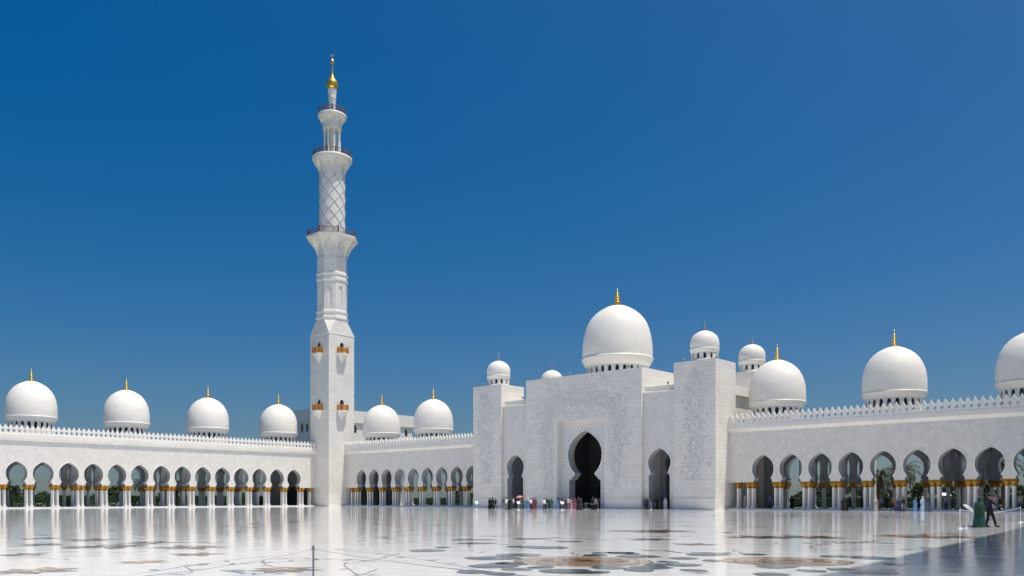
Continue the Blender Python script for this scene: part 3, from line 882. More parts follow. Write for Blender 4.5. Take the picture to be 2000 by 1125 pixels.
def small_dome(parent, cx, cy, z0):
    """little dome on a gate tower"""
    d = MB(); d.lathe([(2.0, z0 + 1.95), (2.1, z0 + 2.4), (2.1, z0 + 2.9), (2.0, z0 + 3.4), (1.78, z0 + 3.85), (1.42, z0 + 4.22), (.95, z0 + 4.5), (.45, z0 + 4.68), (0, z0 + 4.75)], 36, cap=False)
    sh = MB(); sh.v, sh.f, sh.m, sh.smooth = d.v, d.f, d.m, d.smooth
    o = sh.build('dome', M['dome_small'], parent, (cx, cy, 0))
    r = MB(); r.lathe([(1.98, z0 + 1.3), (2.06, z0 + 1.42), (2.12, z0 + 1.85), (2.16, z0 + 1.9), (2.1, z0 + 2.02), (1.9, z0 + 2.02)], 36, cap=False)
    r.lathe([(2.2, z0 - .02), (2.2, z0 + .25), (2.0, z0 + .3)], 36)
    r.build('ring', M['trim'], o)
    link('drum', drum_mesh('drum', 1.95, z0 + .2, z0 + 1.4, z0 + .45, z0 + 1.22, 12, .42, .25), o)
    f = MB(); f.lathe([(q, z + z0 + 4.68) for q, z in make_finial_prof(1.5, .19)], 12, cap=False)
    f.build('finial', M['silver'], o)
    return o

def build_gate():
    G = thing('gate_building', 'massive white marble gate with a tall keyhole arch, carved flowers and a great dome', 'building')
    TOP = 21.5
    # centre mass around the great opening (x 66.25..75.89)
    mb = MB()
    mb.box(59.55, 66.25, -4, 17, 0, TOP); mb.box(75.89, 82.72, -4, 17, 0, TOP); mb.box(66.25, 75.89, -4, 17, 14.25, TOP)
    mb.build('centre_block', M['ashlar'], G)
    mb = MB()
    for a, b in ((59.55, 66.25), (75.89, 82.72)): mb.box(a - .03, b + .0, -4.08, -3.99, 0, 1.5); mb.box(a - .03, b, -4.12, -4.0, 1.5, 1.62)
    for a, b in ((47.05, 53.85), (88.3, 95.09)): mb.box(a, b, -4.08, -3.99, 0, 1.5); mb.box(a, b, -4.12, -4.0, 1.5, 1.62)
    mb.build('plinth', M['smooth'], G)
    mb = MB()   # slim frame round the recess
    mb.box(66.02, 66.26, -4.07, -3.4, 0, 14.5); mb.box(75.88, 76.12, -4.07, -3.4, 0, 14.5); mb.box(66.26, 75.88, -4.07, -3.4, 14.26, 14.5)
    mb.build('recess_frame', M['trim'], G)
    c = 71.07
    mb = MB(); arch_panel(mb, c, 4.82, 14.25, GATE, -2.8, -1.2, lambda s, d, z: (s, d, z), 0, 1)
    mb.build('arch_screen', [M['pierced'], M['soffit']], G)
    mb = MB(); archivolt(mb, c, GATE, -2.8, .2, lambda s, d, z: (s, d, z), 0, .07); mb.build('arch_moulding', M['trim'], G, fix=False)
    # dark hall behind, with an inner arch
    mb = MB()
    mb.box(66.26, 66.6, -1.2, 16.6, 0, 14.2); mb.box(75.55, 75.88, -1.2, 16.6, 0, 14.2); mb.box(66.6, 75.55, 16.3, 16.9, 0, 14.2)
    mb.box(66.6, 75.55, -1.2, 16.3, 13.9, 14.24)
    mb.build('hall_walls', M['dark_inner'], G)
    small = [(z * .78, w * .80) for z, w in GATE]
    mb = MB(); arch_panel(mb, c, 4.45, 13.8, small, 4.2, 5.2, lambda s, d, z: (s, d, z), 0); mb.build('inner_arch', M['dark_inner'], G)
    mb = MB(); mb.box(59.6, 82.7, -3.9, 17, -.05, .05); mb.build('hall_floor', M['step'], G)
    # wings with the side arches
    for cx, x0, x1 in ((56.7, 53.85, 59.55), (85.5, 82.72, 88.3)):
        hw = (x1 - x0) / 2; cx = (x0 + x1) / 2
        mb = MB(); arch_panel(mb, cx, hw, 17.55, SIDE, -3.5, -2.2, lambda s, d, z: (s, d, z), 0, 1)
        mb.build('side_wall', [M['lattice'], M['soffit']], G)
        mb = MB(); mb.extrude([(-3.5, 17.55), (-3.62, 17.6), (-3.62, 17.66), (-3.05, 17.8), (-2.2, 17.8), (-2.2, 17.55)], lambda a, b, k: (x0 + (x1 - x0) * k, a, b))
        mb.build('ledge', M['trim'], G)
        mb = MB(); mb.box(x0, x1, -3.05, 11, 17.8, 18.5); mb.box(x0, x1, -2.2, 11, 9.8, 17.8); mb.build('wing_block', M['smooth'], G)
        mb = MB(); archivolt(mb, cx, SIDE, -3.5, .16, lambda s, d, z: (s, d, z), 0, .06); mb.build('arch_moulding', M['trim'], G, fix=False)
        mb = MB()
        if cx < 70:
            mb.box(x0, x1, 2.2, 2.6, 0, 9.8)
            mb.box(x0 - .0, x0 + .3, -2.2, 2.2, 0, 9.8)
            mb.build('vestibule_wall', M['inner'], G)
            md = MB(); md.box(cx - 1.75, cx - .75, 2.12, 2.2, 0.05, 4.0); md.build('door', M['black_metal'], G)
        else:
            arch_panel(mb, cx, hw, 9.8, SIDE, 1.2, 2.2, lambda s, d, z: (s, d, z))
            mb.build('vestibule_wall', M['inner'], G)
            md = MB(); md.box(x0, x1, 7.2, 7.5, 0, 9.8); md.box(x0 - .02, x0 + .1, 2.2, 7.2, 0, 9.8); md.build('dark_hall', M['dark_inner'], G)
    # towers front and rear, each with a small dome
    for tx in (50.45, 91.7):
        for ty in (-1.0, 14.0):
            mb = MB()
            mb.box(tx - 3.4, tx + 3.39, ty - 3.0, ty + 3.0, 0, TOP)
            t = mb.build('tower', M['ashlar'], G)
            small_dome(G, tx, ty, TOP)
    # flanks between the towers: wall with a projecting cornice band
    for x0, x1 in ((47.9, 53.0), (89.2, 94.2)):
        mb = MB(); mb.box(x0, x1, 2, 11, 0, 16.9)
        mb.build('flank_wall', M['smooth'], G)
        mb = MB(); mb.box(x0 - .55, x1 + .55, 2, 11, 16.9, 18.3)
        mb.build('flank_cornice', M['trim'], G)
    # carved relief
    R = random.Random(11)
    y0 = -4.0
    fn = lambda s, z, o: (s, y0 - o, z)
    def cluster(mb, cs, z0, z1, half, n, seed):
        R = random.Random(seed)
        for k in range(4):     # winding stems
            ph = R.uniform(0, 6); am = half * R.uniform(.3, .8); pts = []
            z = z0
            while z < z1:
                pts.append((cs + am * sin(z * 1.1 + ph) + R.uniform(-.08, .08), z)); z += .22
            vine_line(mb, pts, fn)
            for i in range(0, len(pts), 1):
                for q in range(3): relief_spray(mb, [(pts[i][0], pts[i][1], R.uniform(0, 2 * pi))], fn, R)
        for k in range(n):
            z = R.uniform(z0, z1); e = min(1, (z1 - z) / 3 + .15)
            s = cs + R.gauss(0, half * .5) * e
            if R.random() < .22: flower(mb, s, z, R.uniform(.16, .32), fn, R)
            else: relief_spray(mb, [(s, z, R.uniform(0, 2 * pi))], fn, R)
    for cx in (50.1, 91.7):
        mb = MB(); cluster(mb, cx, 4.2, 20.2, 2.3, 1000, int(cx)); mb.build('carved_flowers', M['relief'], G, fix=False)
    mb = MB()
    def U(t):
        """path of the carving over the great arch, t 0..1"""
        L = [(64.3, 3.0), (64.4, 8), (63.7, 12.5), (64.4, 15.4), (66.8, 17.2), (71.07, 17.9), (75.4, 17.3), (77.9, 15.6), (78.5, 12.5), (77.8, 8), (78.0, 3.0)]
        f = t * (len(L) - 1); i = min(int(f), len(L) - 2); f -= i
        return L[i][0] + (L[i + 1][0] - L[i][0]) * f, L[i][1] + (L[i + 1][1] - L[i][1]) * f
    for k in range(5):
        ph = R.uniform(0, 6); pts = []
        for i in range(150):
            x, z = U(i / 149); am = .9 * sin(i * .16 + ph)
            pts.append((x + am * (.3 + .7 * (z < 15)), z + am * (z >= 15)))
        vine_line(mb, pts, fn)
        for p in pts:
            for q in range(2): relief_spray(mb, [(p[0], p[1], R.uniform(0, 2 * pi))], fn, R)
    for k in range(3400):
        t = R.betavariate(1.4, 1.4); x, z = U(t); wd = 1.2 + .7 * sin(pi * t)
        a, b = R.gauss(0, wd * .8), R.gauss(0, wd * .8)
        X, Z = x + a, max(1.9, z + b)
        if 66.0 - .5 < X < 76.1 + .5 and Z < 14.9: continue
        if not (59.9 < X < 82.3 and Z < 20.8): continue
        if R.random() < .25: flower(mb, X, Z, R.uniform(.16, .32), fn, R)
        else: relief_spray(mb, [(X, Z, R.uniform(0, 2 * pi))], fn, R)
    mb.build('carved_flowers', M['relief'], G, fix=False)
    # great dome
    S = [(5.84, 25.2), (5.9, 26.0), (5.9, 26.8), (5.82, 27.7), (5.66, 28.8), (5.36, 30.0), (4.94, 31.1), (4.5, 31.8), (3.95, 32.45), (3.2, 33.1), (2.3, 33.65), (1.3, 34.1), (.6, 34.3), (0, 34.4)]
    mb = MB(); mb.lathe(S, 64, cap=False)
    d = mb.build('great_dome', M['dome'], G, (71.07, 6.3, 0))
    mb = MB(); mb.lathe([(5.2, 23.65), (5.35, 23.8), (5.6, 24.1), (5.78, 24.4), (5.88, 24.75), (6.02, 24.9), (6.04, 25.05), (5.95, 25.25), (5.6, 25.25)], 64, cap=False)
    mb.lathe([(5.4, 21.4), (5.4, 21.9), (5.15, 22.0)], 64)
    mb.build('ring', M['trim'], d)
    link('drum', drum_mesh('drum', 5.2, 21.5, 23.8, 21.9, 23.5, 26, .48, .3), d)
    mb = MB(); mb.lathe([(r, z + 34.1) for r, z in make_finial_prof(3.0, .58)], 20, cap=False); mb.build('finial', M['bright_gold'], d)
    return G
build_gate()

# ------------------------------------------------------------------ white building behind the minaret
def build_annex():
    B = thing('annex_building', 'plain white flat-roofed building with small arched windows rising behind the minaret', 'building')
    # east wall faces the sun; windows are real recesses
    X0, X1, Y0, Y1, Z = -30, -13, 6, 34.5, 22.9
    mb = MB()
    fnE = lambda s, d, z: (X1 - d, s, z)
    fnS = lambda s, d, z: (s, Y0 + d, z)
    prof = [(17.6, .48), (19.1, .48), (19.45, .34), (19.6, 0)]
    wins = []
    def facade(fn, a, b, pitch):
        n = int((b - a) / pitch); p = (b - a) / n
        for i in range(n):
            c = a + p * (i + .5)
            arch_panel(mb, c, p / 2, 20.0, prof, 0, .5, fn)
            mb.add([fn(c - p / 2, 0, 0), fn(c + p / 2, 0, 0), fn(c + p / 2, 0, 17.6), fn(c - p / 2, 0, 17.6)], [(0, 1, 2, 3)])
            mb.add([fn(c - .5, 0, 17.6), fn(c + .5, 0, 17.6), fn(c + .5, .5, 17.6), fn(c - .5, .5, 17.6)], [(0, 1, 2, 3)])
            wins.append((fn, c))
    facade(fnE, Y0, Y1, 3.6); facade(fnS, X0, X1, 2.1)
    mb.box(X0, X1 - .55, Y0 + .55, Y1, 0, 20.0)
    mb.build('wall', M['smooth'], B, fix=False)
    mb = MB(); mb.box(X0 - .5, X1 + .5, Y0 - .5, Y1 + .2, 20.0, 20.01 + 1.4 + 1.5); mb.build('cornice', M['trim'], B)
    for f, c in wins:
        m2 = MB(); m2.extrude([(c - .48, 17.62), (c + .48, 17.62), (c + .48, 19.1), (c + .3, 19.45), (c, 19.6), (c - .3, 19.45), (c - .48, 19.1)], lambda a, b, k: f(a, .42 + .1 * k, b))
        m2.build('window', M['glass'], B)
build_annex()

# the prayer hall out of frame on the right, angled so its shadow falls over the near corner of the court
def build_hall():
    Hh = thing('prayer_hall', 'tall prayer hall, unseen, greyed and raised to cut light, on the near side of the court, right of the viewer', 'building', (154.9, -78, 0), radians(5.8))
    mb = MB(); mb.box(0, 30, -60, 92, 0, 24.6); mb.build('wall', M['inner'], Hh)  # lengthened, and greyed to bounce less light onto the right arcade
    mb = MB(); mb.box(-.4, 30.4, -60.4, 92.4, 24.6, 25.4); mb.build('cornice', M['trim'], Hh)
    mb = MB(); mb.box(15, 60, -60, 92, 25.4, 50); mb.build('sky_blocking_tier', M['inner'], Hh)  # unseen tier added to block sky light from the right arcade
build_hall()

# ------------------------------------------------------------------ floodlights on the roofs
def floodlight():
    t = thing('floodlight', 'x', 'floodlight', group='floodlights along the gate roof')
    mb = MB(); mb.tube([(0, 0, 0), (0, 0, .35)], .04, 6); mb.box(-.12, .12, -.12, .12, 0, .03); mb.build('bracket', M['steel'], t)
    mb = MB(); mb.tube([(-.28, 0, .28), (.1, 0, .42), (.3, 0, .5)], [.13, .17, .06], 10); mb.build('lamp_housing', M['steel'], t)
    return t
fl0 = floodlight()
FL = [((48.6, -3.6, 21.5), 'small grey floodlight at the left corner of the left gate tower roof'),
      ((57.9, -2.9, 18.5), 'small grey floodlight on the low wing roof right of the left gate tower'),
      ((68.6, -3.7, 21.5), 'small floodlight on the gate roof edge, left of the great dome'),
      ((74.5, -3.7, 21.5), 'small floodlight on the gate roof edge before the left windows of the great dome'),
      ((80.2, -3.7, 21.5), 'small floodlight on the gate roof edge before the right windows of the great dome'),
      ((86.6, -2.8, 18.5), 'small grey floodlight on the low wing roof left of the right gate tower'),
      ((89.6, -3.6, 21.5), 'small floodlight at the left end of the right gate tower roof'),
      ((94.3, -2.2, 21.5), 'small floodlight right of the dome on the right gate tower roof')]
for i, (p, l) in enumerate(FL):
    o = fl0 if i == 0 else copy_tree(fl0)
    o.location = p; o['label'] = l; o.rotation_euler = (0, 0, (.3, 2.8, .5, 2.6, .2, -.7, 3.0, .1)[i])

# ------------------------------------------------------------------ stands, posts, ropes
def info_stand():
    t = thing('info_stand', 'x', 'sign stand', group='white info stands in the court')
    mb = MB(); mb.box(-.3, .3, -.22, .22, 0, .05); mb.box(-.24, .24, -.17, .17, .05, .13); mb.build('base', M['white_paint'], t)
    mb = MB(); mb.tube([(0, 0, .13), (0, 0, 1.0)], .03, 8); mb.build('post', M['white_paint'], t)
    mb = MB()
    a = radians(40)
    ux, uz = cos(a), -sin(a)
    P = []
    for sy in (-.22, .22):
        for k in (-.28, .28):
            for h in (0, .035): P.append((k * ux + h * sin(a), sy, 1.02 + k * uz + h * cos(a)))
    mb.add(P, [(0, 2, 3, 1), (4, 5, 7, 6), (0, 1, 5, 4), (2, 6, 7, 3), (1, 3, 7, 5), (0, 4, 6, 2)])
    b = mb.build('board', M['white_paint'], t)
    mb = MB()
    for j in range(5):
        k0 = -.2 + j * .085
        P = []
        for sy in (-.17, .17 - .06 * (j % 2)):
            for k in (k0, k0 + .035): P.append((k * ux + .038 * sin(a), sy, 1.02 + k * uz + .038 * cos(a)))
        mb.add(P, [(0, 1, 3, 2)])
    mb.build('printed_lines', M['ink'], b)
    return t
st0 = info_stand()
for i, (p, r, l) in enumerate((((142.6, -63.4, 0), 42, 'white info stand with a tilted board, nearest one, beside the woman in green'),
                               ((68.4, -25.0, 0), -40, 'white info stand standing alone before the left edge of the left gate tower'),
                               ((75.4, -23.8, 0), -40, 'white info stand before the person with the pink umbrella'),
                               ((81.6, -21.8, 0), -40, 'white info stand before the left side of the tall gate arch'))):
    o = st0 if i == 0 else copy_tree(st0)
    o.location = p; o.rotation_euler = (0, 0, radians(r)); o['label'] = l

def rope_post(h, m, r=.022):
    t = thing('rope_post', 'x', 'rope post')
    mb = MB(); mb.lathe([(.16, 0), (.16, .02), (.04, .045), (r, .08), (r, h - .06), (r * 1.6, h - .05), (r * 1.6, h - .01), (r * .6, h)], 12)
    mb.build('post', m, t)
    return t
pf = rope_post(1.0, M['post_grey'], .010); pf.location = (147.35, -108.3, 0); pf['label'] = 'thin grey rope post rising from the bottom edge, left of centre'
def add_post(p, m, l, group=None):
    t = rope_post(1.0, m); t.location = p; t['label'] = l
    if group: t['group'] = group
    return t
add_post((142.7, -65.5, 0), M['white_paint'], 'thin white rope post left of the near info stand', 'rope posts by the near info stand')
add_post((142.3, -50.0, 0), M['white_paint'], 'thin white rope post near the right frame edge, behind the man', 'rope posts by the near info stand')
add_post((80.0, -14.5, 0), M['steel'], 'left rope post of the three before the tall gate opening', 'rope posts before the gate')
add_post((82.6, -17.5, 0), M['steel'], 'middle rope post of the three before the tall gate opening', 'rope posts before the gate')
add_post((85.2, -18.5, 0), M['steel'], 'right rope post of the three before the tall gate opening', 'rope posts before the gate')
add_post((87.6, -9.0, 0), M['white_paint'], 'thin rope post standing right of the tall gate, alone by the wall', 'rope posts before the gate')
add_post((86.0, -5.4, 0), M['steel'], 'rope post in front of the right side arch', 'rope posts before the gate')
def rope(a, b, sag, m, label, r=.009):
    pts = []
    for i in range(17):
        t = i / 16
        pts.append((a[0] + (b[0] - a[0]) * t, a[1] + (b[1] - a[1]) * t, a[2] + (b[2] - a[2]) * t - sag * 4 * t * (1 - t)))
    mb = MB(); mb.tube(pts, r, 5)
    tag(mb.build('rope', m), label, 'rope')
rope((147.35, -108.3, .96), (149.3, -111.7, .96), .05, M['rope'], 'thin grey rope falling left from the front post', .003)
rope((147.35, -108.3, .96), (152.2, -109.2, .96), .04, M['rope'], 'thin grey rope falling right from the front post', .003)
rope((142.7, -65.5, .96), (142.3, -50.0, .96), .22, M['white_rope'], 'pale rope slung past the near info stand', .012)
rope((80.0, -14.5, .96), (82.6, -17.5, .96), .15, M['rope'], 'short dark rope between the left two posts before the gate', .012)
rope((82.6, -17.5, .96), (85.2, -18.5, .96), .15, M['rope'], 'short dark rope between the right two posts before the gate', .012)

# ------------------------------------------------------------------ people
def skin_mesh(name, pts, edges, sub=1):
    me = bpy.data.meshes.new(name + '_rig')
    me.from_pydata([p[:3] for p in pts], edges, [])
    o = bpy.data.objects.new(name + '_rig', me); C.objects.link(o)
    sk = o.modifiers.new('s', 'SKIN'); sk.use_smooth_shade = True
    if sub:
        ss = o.modifiers.new('u', 'SUBSURF'); ss.levels = sub; ss.render_levels = sub
    for i, p in enumerate(pts):
        r = p[3]
        me.skin_vertices[0].data[i].radius = r if isinstance(r, tuple) else (r, r)
    me.skin_vertices[0].data[0].use_root = True
    dg = bpy.context.evaluated_depsgraph_get(); dg.update()
    out = bpy.data.meshes.new_from_object(o.evaluated_get(dg))
    bpy.data.objects.remove(o); bpy.data.meshes.remove(me)
    out.name = name
    return out

def pose_points(pose):
    A = {}
    A['pel'] = (0, 0, .95); A['sp'] = (0, 0, 1.14); A['ch'] = (0, -.01, 1.31); A['nb'] = (0, 0, 1.45); A['nk'] = (0, -.015, 1.52)
    A['h1'] = (0, -.03, 1.57); A['h2'] = (0, -.025, 1.645); A['h3'] = (0, -.01, 1.73)
    for s, k in ((1, 'L'), (-1, 'R')):
        A['sh' + k] = (.185 * s, 0, 1.4); A['el' + k] = (.245 * s, .03, 1.12); A['wr' + k] = (.25 * s, -.07, .88); A['pa' + k] = (.25 * s, -.095, .81)
        A['hp' + k] = (.09 * s, 0, .87); A['kn' + k] = (.1 * s, -.015, .48); A['an' + k] = (.11 * s, .02, .1); A['to' + k] = (.12 * s, -.13, .04)
    if pose == 'walk':
        A['knL'] = (.1, -.17, .5); A['anL'] = (.1, -.30, .12); A['toL'] = (.1, -.44, .06)
        A['knR'] = (-.1, .08, .5); A['anR'] = (-.1, .34, .14); A['toR'] = (-.1, .22, .04)
        A['elL'] = (.24, .16, 1.15); A['wrL'] = (.24, .12, .92); A['paL'] = (.24, .1, .85)
        A['elR'] = (-.24, -.12, 1.15); A['wrR'] = (-.22, -.27, .95); A['paR'] = (-.21, -.32, .9)
    if pose == 'hold':
        A['elR'] = (-.24, -.08, 1.14); A['wrR'] = (-.16, -.30, 1.22); A['paR'] = (-.14, -.36, 1.26)
        A['elL'] = (.25, -.02, 1.12); A['wrL'] = (.2, -.24, 1.08); A['paL'] = (.18, -.31, 1.1)
    if pose == 'reach':
        A['elR'] = (-.22, -.18, 1.17); A['wrR'] = (-.2, -.42, 1.13); A['paR'] = (-.2, -.5, 1.13)
        A['knR'] = (-.11, -.16, .5); A['anR'] = (-.12, -.27, .11); A['toR'] = (-.12, -.41, .04)
        A['knL'] = (.1, .02, .5); A['anL'] = (.12, .12, .1); A['toL'] = (.13, -.02, .04)
    return A

def merge_mesh(name, base, mb, mat):
    """the skin surface plus small additions as one mesh"""
    V = [v.co[:] for v in base.vertices]; F = [tuple(p.vertices) for p in base.polygons]
    m2 = MB(); m2.add(V, F, 0, True)
    m2.add(mb.v, mb.f, 0, True)
    return m2.mesh(name, mat, fix=False)

def body_mesh(pose):
    A = pose_points(pose)
    names = ['pel', 'sp', 'ch', 'nb', 'nk', 'h1', 'h2', 'h3']
    R = {'pel': (.13, .1), 'sp': (.12, .09), 'ch': (.15, .1), 'nb': .07, 'nk': .052, 'h1': .068, 'h2': (.08, .095), 'h3': .05}
    E = [('pel', 'sp'), ('sp', 'ch'), ('ch', 'nb'), ('nb', 'nk'), ('nk', 'h1'), ('h1', 'h2'), ('h2', 'h3')]
    for k in 'LR':
        names += ['sh' + k, 'el' + k, 'wr' + k, 'pa' + k, 'hp' + k, 'kn' + k, 'an' + k, 'to' + k]
        R.update({'sh' + k: .055, 'el' + k: .04, 'wr' + k: .026, 'pa' + k: .034, 'hp' + k: .085, 'kn' + k: .055, 'an' + k: .036, 'to' + k: .03})
        E += [('ch', 'sh' + k), ('sh' + k, 'el' + k), ('el' + k, 'wr' + k), ('wr' + k, 'pa' + k), ('pel', 'hp' + k), ('hp' + k, 'kn' + k), ('kn' + k, 'an' + k), ('an' + k, 'to' + k)]
    idx = {n: i for i, n in enumerate(names)}
    base = skin_mesh('body', [(*A[n], R[n]) for n in names], [(idx[a], idx[b]) for a, b in E])
    mb = MB()
    for k, s in (('L', 1), ('R', -1)):
        w, p = Vector(A['wr' + k]), Vector(A['pa' + k])
        d = (p - w).normalized()
        side = d.cross(Vector((0, 1, 0)) if abs(d.y) < .8 else Vector((0, 0, 1))).normalized()
        curl = d.cross(side).normalized()
        side2 = Vector((0, -1, 0)) if abs(d.z) > .6 else Vector((1, 0, 0))
        for q, (off, ln) in enumerate(((-.027, .06), (-.009, .075), (.009, .08), (.027, .07))):
            b = p + side2 * off + d * .015
            mb.tube([b, b + d * ln * .5, b + d * ln * .85 + Vector((-s * .02, 0, 0)), b + d * ln + Vector((-s * .035, 0, 0))], [.010, .0095, .009, .006], 5)
        t0 = p + side2 * .03 - d * .02
        mb.tube([t0, t0 + side2 * .02 + d * .03, t0 + side2 * .018 + d * .055], [.012, .010, .007], 5)
    h = Vector(A['h2'])
    mb.tube([h + Vector((0, -.085, .02)), h + Vector((0, -.112, -.02)), h + Vector((0, -.085, -.03))], [.008, .014, .008], 5)
    for s in (-1, 1): mb.tube([h + Vector((s * .08, .0, .02)), h + Vector((s * .09, .015, 0)), h + Vector((s * .08, .0, -.025))], [.008, .014, .006], 5)
    for s in (-1, 1): mb.tube([h + Vector((s * .032, -.078, .012)), h + Vector((s * .032, -.088, .012))], [.012, .004], 6)
    mb.tube([h + Vector((-.025, -.078, -.052)), h + Vector((0, -.088, -.052)), h + Vector((.025, -.078, -.052))], [.004, .008, .004], 5)
    return merge_mesh('body', base, mb, M['skin'])

def shirt_mesh(pose, long_=True):
    A = pose_points(pose)
    n = ['pel', 'sp', 'ch', 'nb', 'shL', 'elL', 'shR', 'elR', 'low']
    A['low'] = (0, 0, .84)
    R = {'pel': (.165, .135), 'sp': (.15, .12), 'ch': (.175, .125), 'nb': .075, 'shL': .075, 'shR': .075, 'elL': .058, 'elR': .058, 'low': (.18, .14)}
    E = [('pel', 'sp'), ('sp', 'ch'), ('ch', 'nb'), ('ch', 'shL'), ('shL', 'elL'), ('ch', 'shR'), ('shR', 'elR'), ('pel', 'low')]
    if long_:
        for k in 'LR': n.append('wr' + k); R['wr' + k] = .042; E.append(('el' + k, 'wr' + k))
    i = {a: j for j, a in enumerate(n)}
    return skin_mesh('shirt', [(*A[a], R[a]) for a in n], [(i[a], i[b]) for a, b in E])

def trouser_mesh(pose):
    A = pose_points(pose)
    n = ['pel', 'hpL', 'knL', 'anL', 'hpR', 'knR', 'anR']
    R = {'pel': (.15, .12), 'hpL': .11, 'hpR': .11, 'knL': .08, 'knR': .08, 'anL': .062, 'anR': .062}
    A['anL'] = tuple(a + b for a, b in zip(A['anL'], (0, 0, -.02))); A['anR'] = tuple(a + b for a, b in zip(A['anR'], (0, 0, -.02)))
    E = [(0, 1), (1, 2), (2, 3), (0, 4), (4, 5), (5, 6)]
    return skin_mesh('trousers', [(*A[a], R[a]) for a in n], E)

def shoe_mesh(pose, k):
    A = pose_points(pose)
    a, t = Vector(A['an' + k]), Vector(A['to' + k])
    z = min(a.z - .1, t.z - .04) if pose != 'stand' else 0
    mb = MB()
    mb.tube([(a.x, a.y + .06, a.z - .05), (a.x, a.y, a.z - .04), ((a.x + t.x) / 2, (a.y + t.y) / 2, t.z + .015), (t.x, t.y, t.z), (t.x, t.y - .05, t.z - .005)], [.035, .052, .05, .045, .02], 8)
    return mb.mesh('shoe', cloth('black2'))

def hair_mesh(long_=False):
    mb = MB()
    n = 14
    prof = [(.0, 1.775), (.05, 1.768), (.085, 1.735), (.1, 1.69), (.102, 1.65), (.095, 1.61 if not long_ else 1.58)]
    if long_: prof += [(.1, 1.5), (.09, 1.4)]
    for j in range(len(prof) - 1):
        for i in range(n):
            a0, a1 = [2 * pi * (i + q) / n for q in (0, 1)]
            mid = (a0 + a1) / 2
            if sin(mid) < -.35 and prof[j + 1][1] < 1.7: continue      # the face stays free (face looks to -y)
            (r0, z0), (r1, z1) = prof[j], prof[j + 1]
            mb.add([(r0 * cos(a0), r0 * sin(a0) * 1.1 - .01, z0), (r0 * cos(a1), r0 * sin(a1) * 1.1 - .01, z0), (r1 * cos(a1), r1 * sin(a1) * 1.1 - .01, z1), (r1 * cos(a0), r1 * sin(a0) * 1.1 - .01, z1)], [(0, 1, 2, 3)], 0, True)
    return mb.mesh('hair', M['hair'])

def robe_mesh(wide=1.0, seed=0):
    R = random.Random(seed)
    P = [(.33, .02), (.32, .12), (.295, .35), (.27, .6), (.245, .85), (.215, 1.05), (.2, 1.2), (.215, 1.32), (.2, 1.4), (.12, 1.46), (.07, 1.5)]
    n = 36; vs = []
    ph = R.uniform(0, 6)
    for r, z in P:
        f = max(0, 1 - z / 1.25)
        for i in range(n):
            a = 2 * pi * i / n
            rr = r * (1 + f * (.07 * sin(7 * a + ph) + .05 * sin(11 * a + 2 * ph)))
            w = wide if z > .35 else 1 + (wide - 1) * (z / .35)
            if z > 1.35: w = 1 + (wide - 1) * .5
            vs.append((rr * cos(a) * w, rr * .78 * sin(a), z))
    mb = MB()
    mb.add(vs, [(j * n + i, j * n + (i + 1) % n, (j + 1) * n + (i + 1) % n, (j + 1) * n + i) for j in range(len(P) - 1) for i in range(n)], 0, True)
    for s in (-1, 1):
        mb.tube([(.17 * s, 0, 1.38), (.25 * s * wide, .02, 1.14), (.26 * s * wide, -.08, .92)], [.07, .075, .09], 10)
    return mb.mesh('robe', cloth('black'))

def scarf_mesh():
    P = [(.25, 1.26), (.225, 1.36), (.165, 1.44), (.12, 1.5), (.118, 1.58), (.122, 1.66), (.105, 1.73), (.06, 1.78), (0, 1.79)]
    n = 20; mb = MB(); vs = []
    for r, z in P:
        for i in range(n):
            a = 2 * pi * i / n
            y = r * sin(a) * (.95 if z > 1.45 else .8) + .022
            if sin(a) < -.5 and 1.52 < z < 1.74: y = max(y, -.072)     # pulled back round the face
            vs.append((r * cos(a) * (1 if z > 1.45 else 1.02), y, z))
    mb.add(vs, [(j * n + i, j * n + (i + 1) % n, (j + 1) * n + (i + 1) % n, (j + 1) * n + i) for j in range(len(P) - 1) for i in range(n)], 0, True)
    return mb.mesh('headscarf', cloth('black'))

BODY = {p: body_mesh(p) for p in ('stand', 'walk', 'hold', 'reach')}
SHIRT = {p: shirt_mesh(p) for p in BODY}
for m_ in SHIRT.values(): m_.materials.append(cloth('white'))
TROU = {p: trouser_mesh(p) for p in BODY}
for m_ in TROU.values(): m_.materials.append(cloth('black'))
SHOE = {(p, k): shoe_mesh(p, k) for p in BODY for k in 'LR'}
HAIR = hair_mesh(); HAIRL = hair_mesh(True)
ROBE = [robe_mesh(1, s) for s in range(3)] + [robe_mesh(1.55, 9)]
SCARF = scarf_mesh()

def dye(o, k):
    o.material_slots[0].link = 'OBJECT'; o.material_slots[0].material = cloth(k)

def person(x, y, z, kind, top, low, rz, label, h=1.0, group='visitors in the court'):
    t = thing('person', label, 'person', (x, y, z), radians(rz), group)
    t.scale = (h, h, h)
    pose = {'stand': 'stand', 'walk': 'walk', 'hold': 'hold', 'reach': 'reach'}.get(kind, 'stand')
    link('body', BODY[pose], t)
    if kind in ('robe', 'robewide'):
        r = link('robe', ROBE[3] if kind == 'robewide' else ROBE[int(abs(x * 10)) % 3], t); dye(r, top)
        s = link('headscarf', SCARF, t)
        dye(s, {'paleblue': 'white', 'pale': 'white', 'navy': 'blue', 'maroon': 'maroon', 'blue': 'white', 'pink': 'pinkred', 'beige': 'white'}.get(top, top if top in ('black', 'black2', 'teal') else 'dark'))
    else:
        dye(link('shirt', SHIRT[pose], t), top); dye(link('trousers', TROU[pose], t), low)
        for k in 'LR': link('shoe', SHOE[(pose, k)], t)
        link('hair', HAIR, t)
    return t

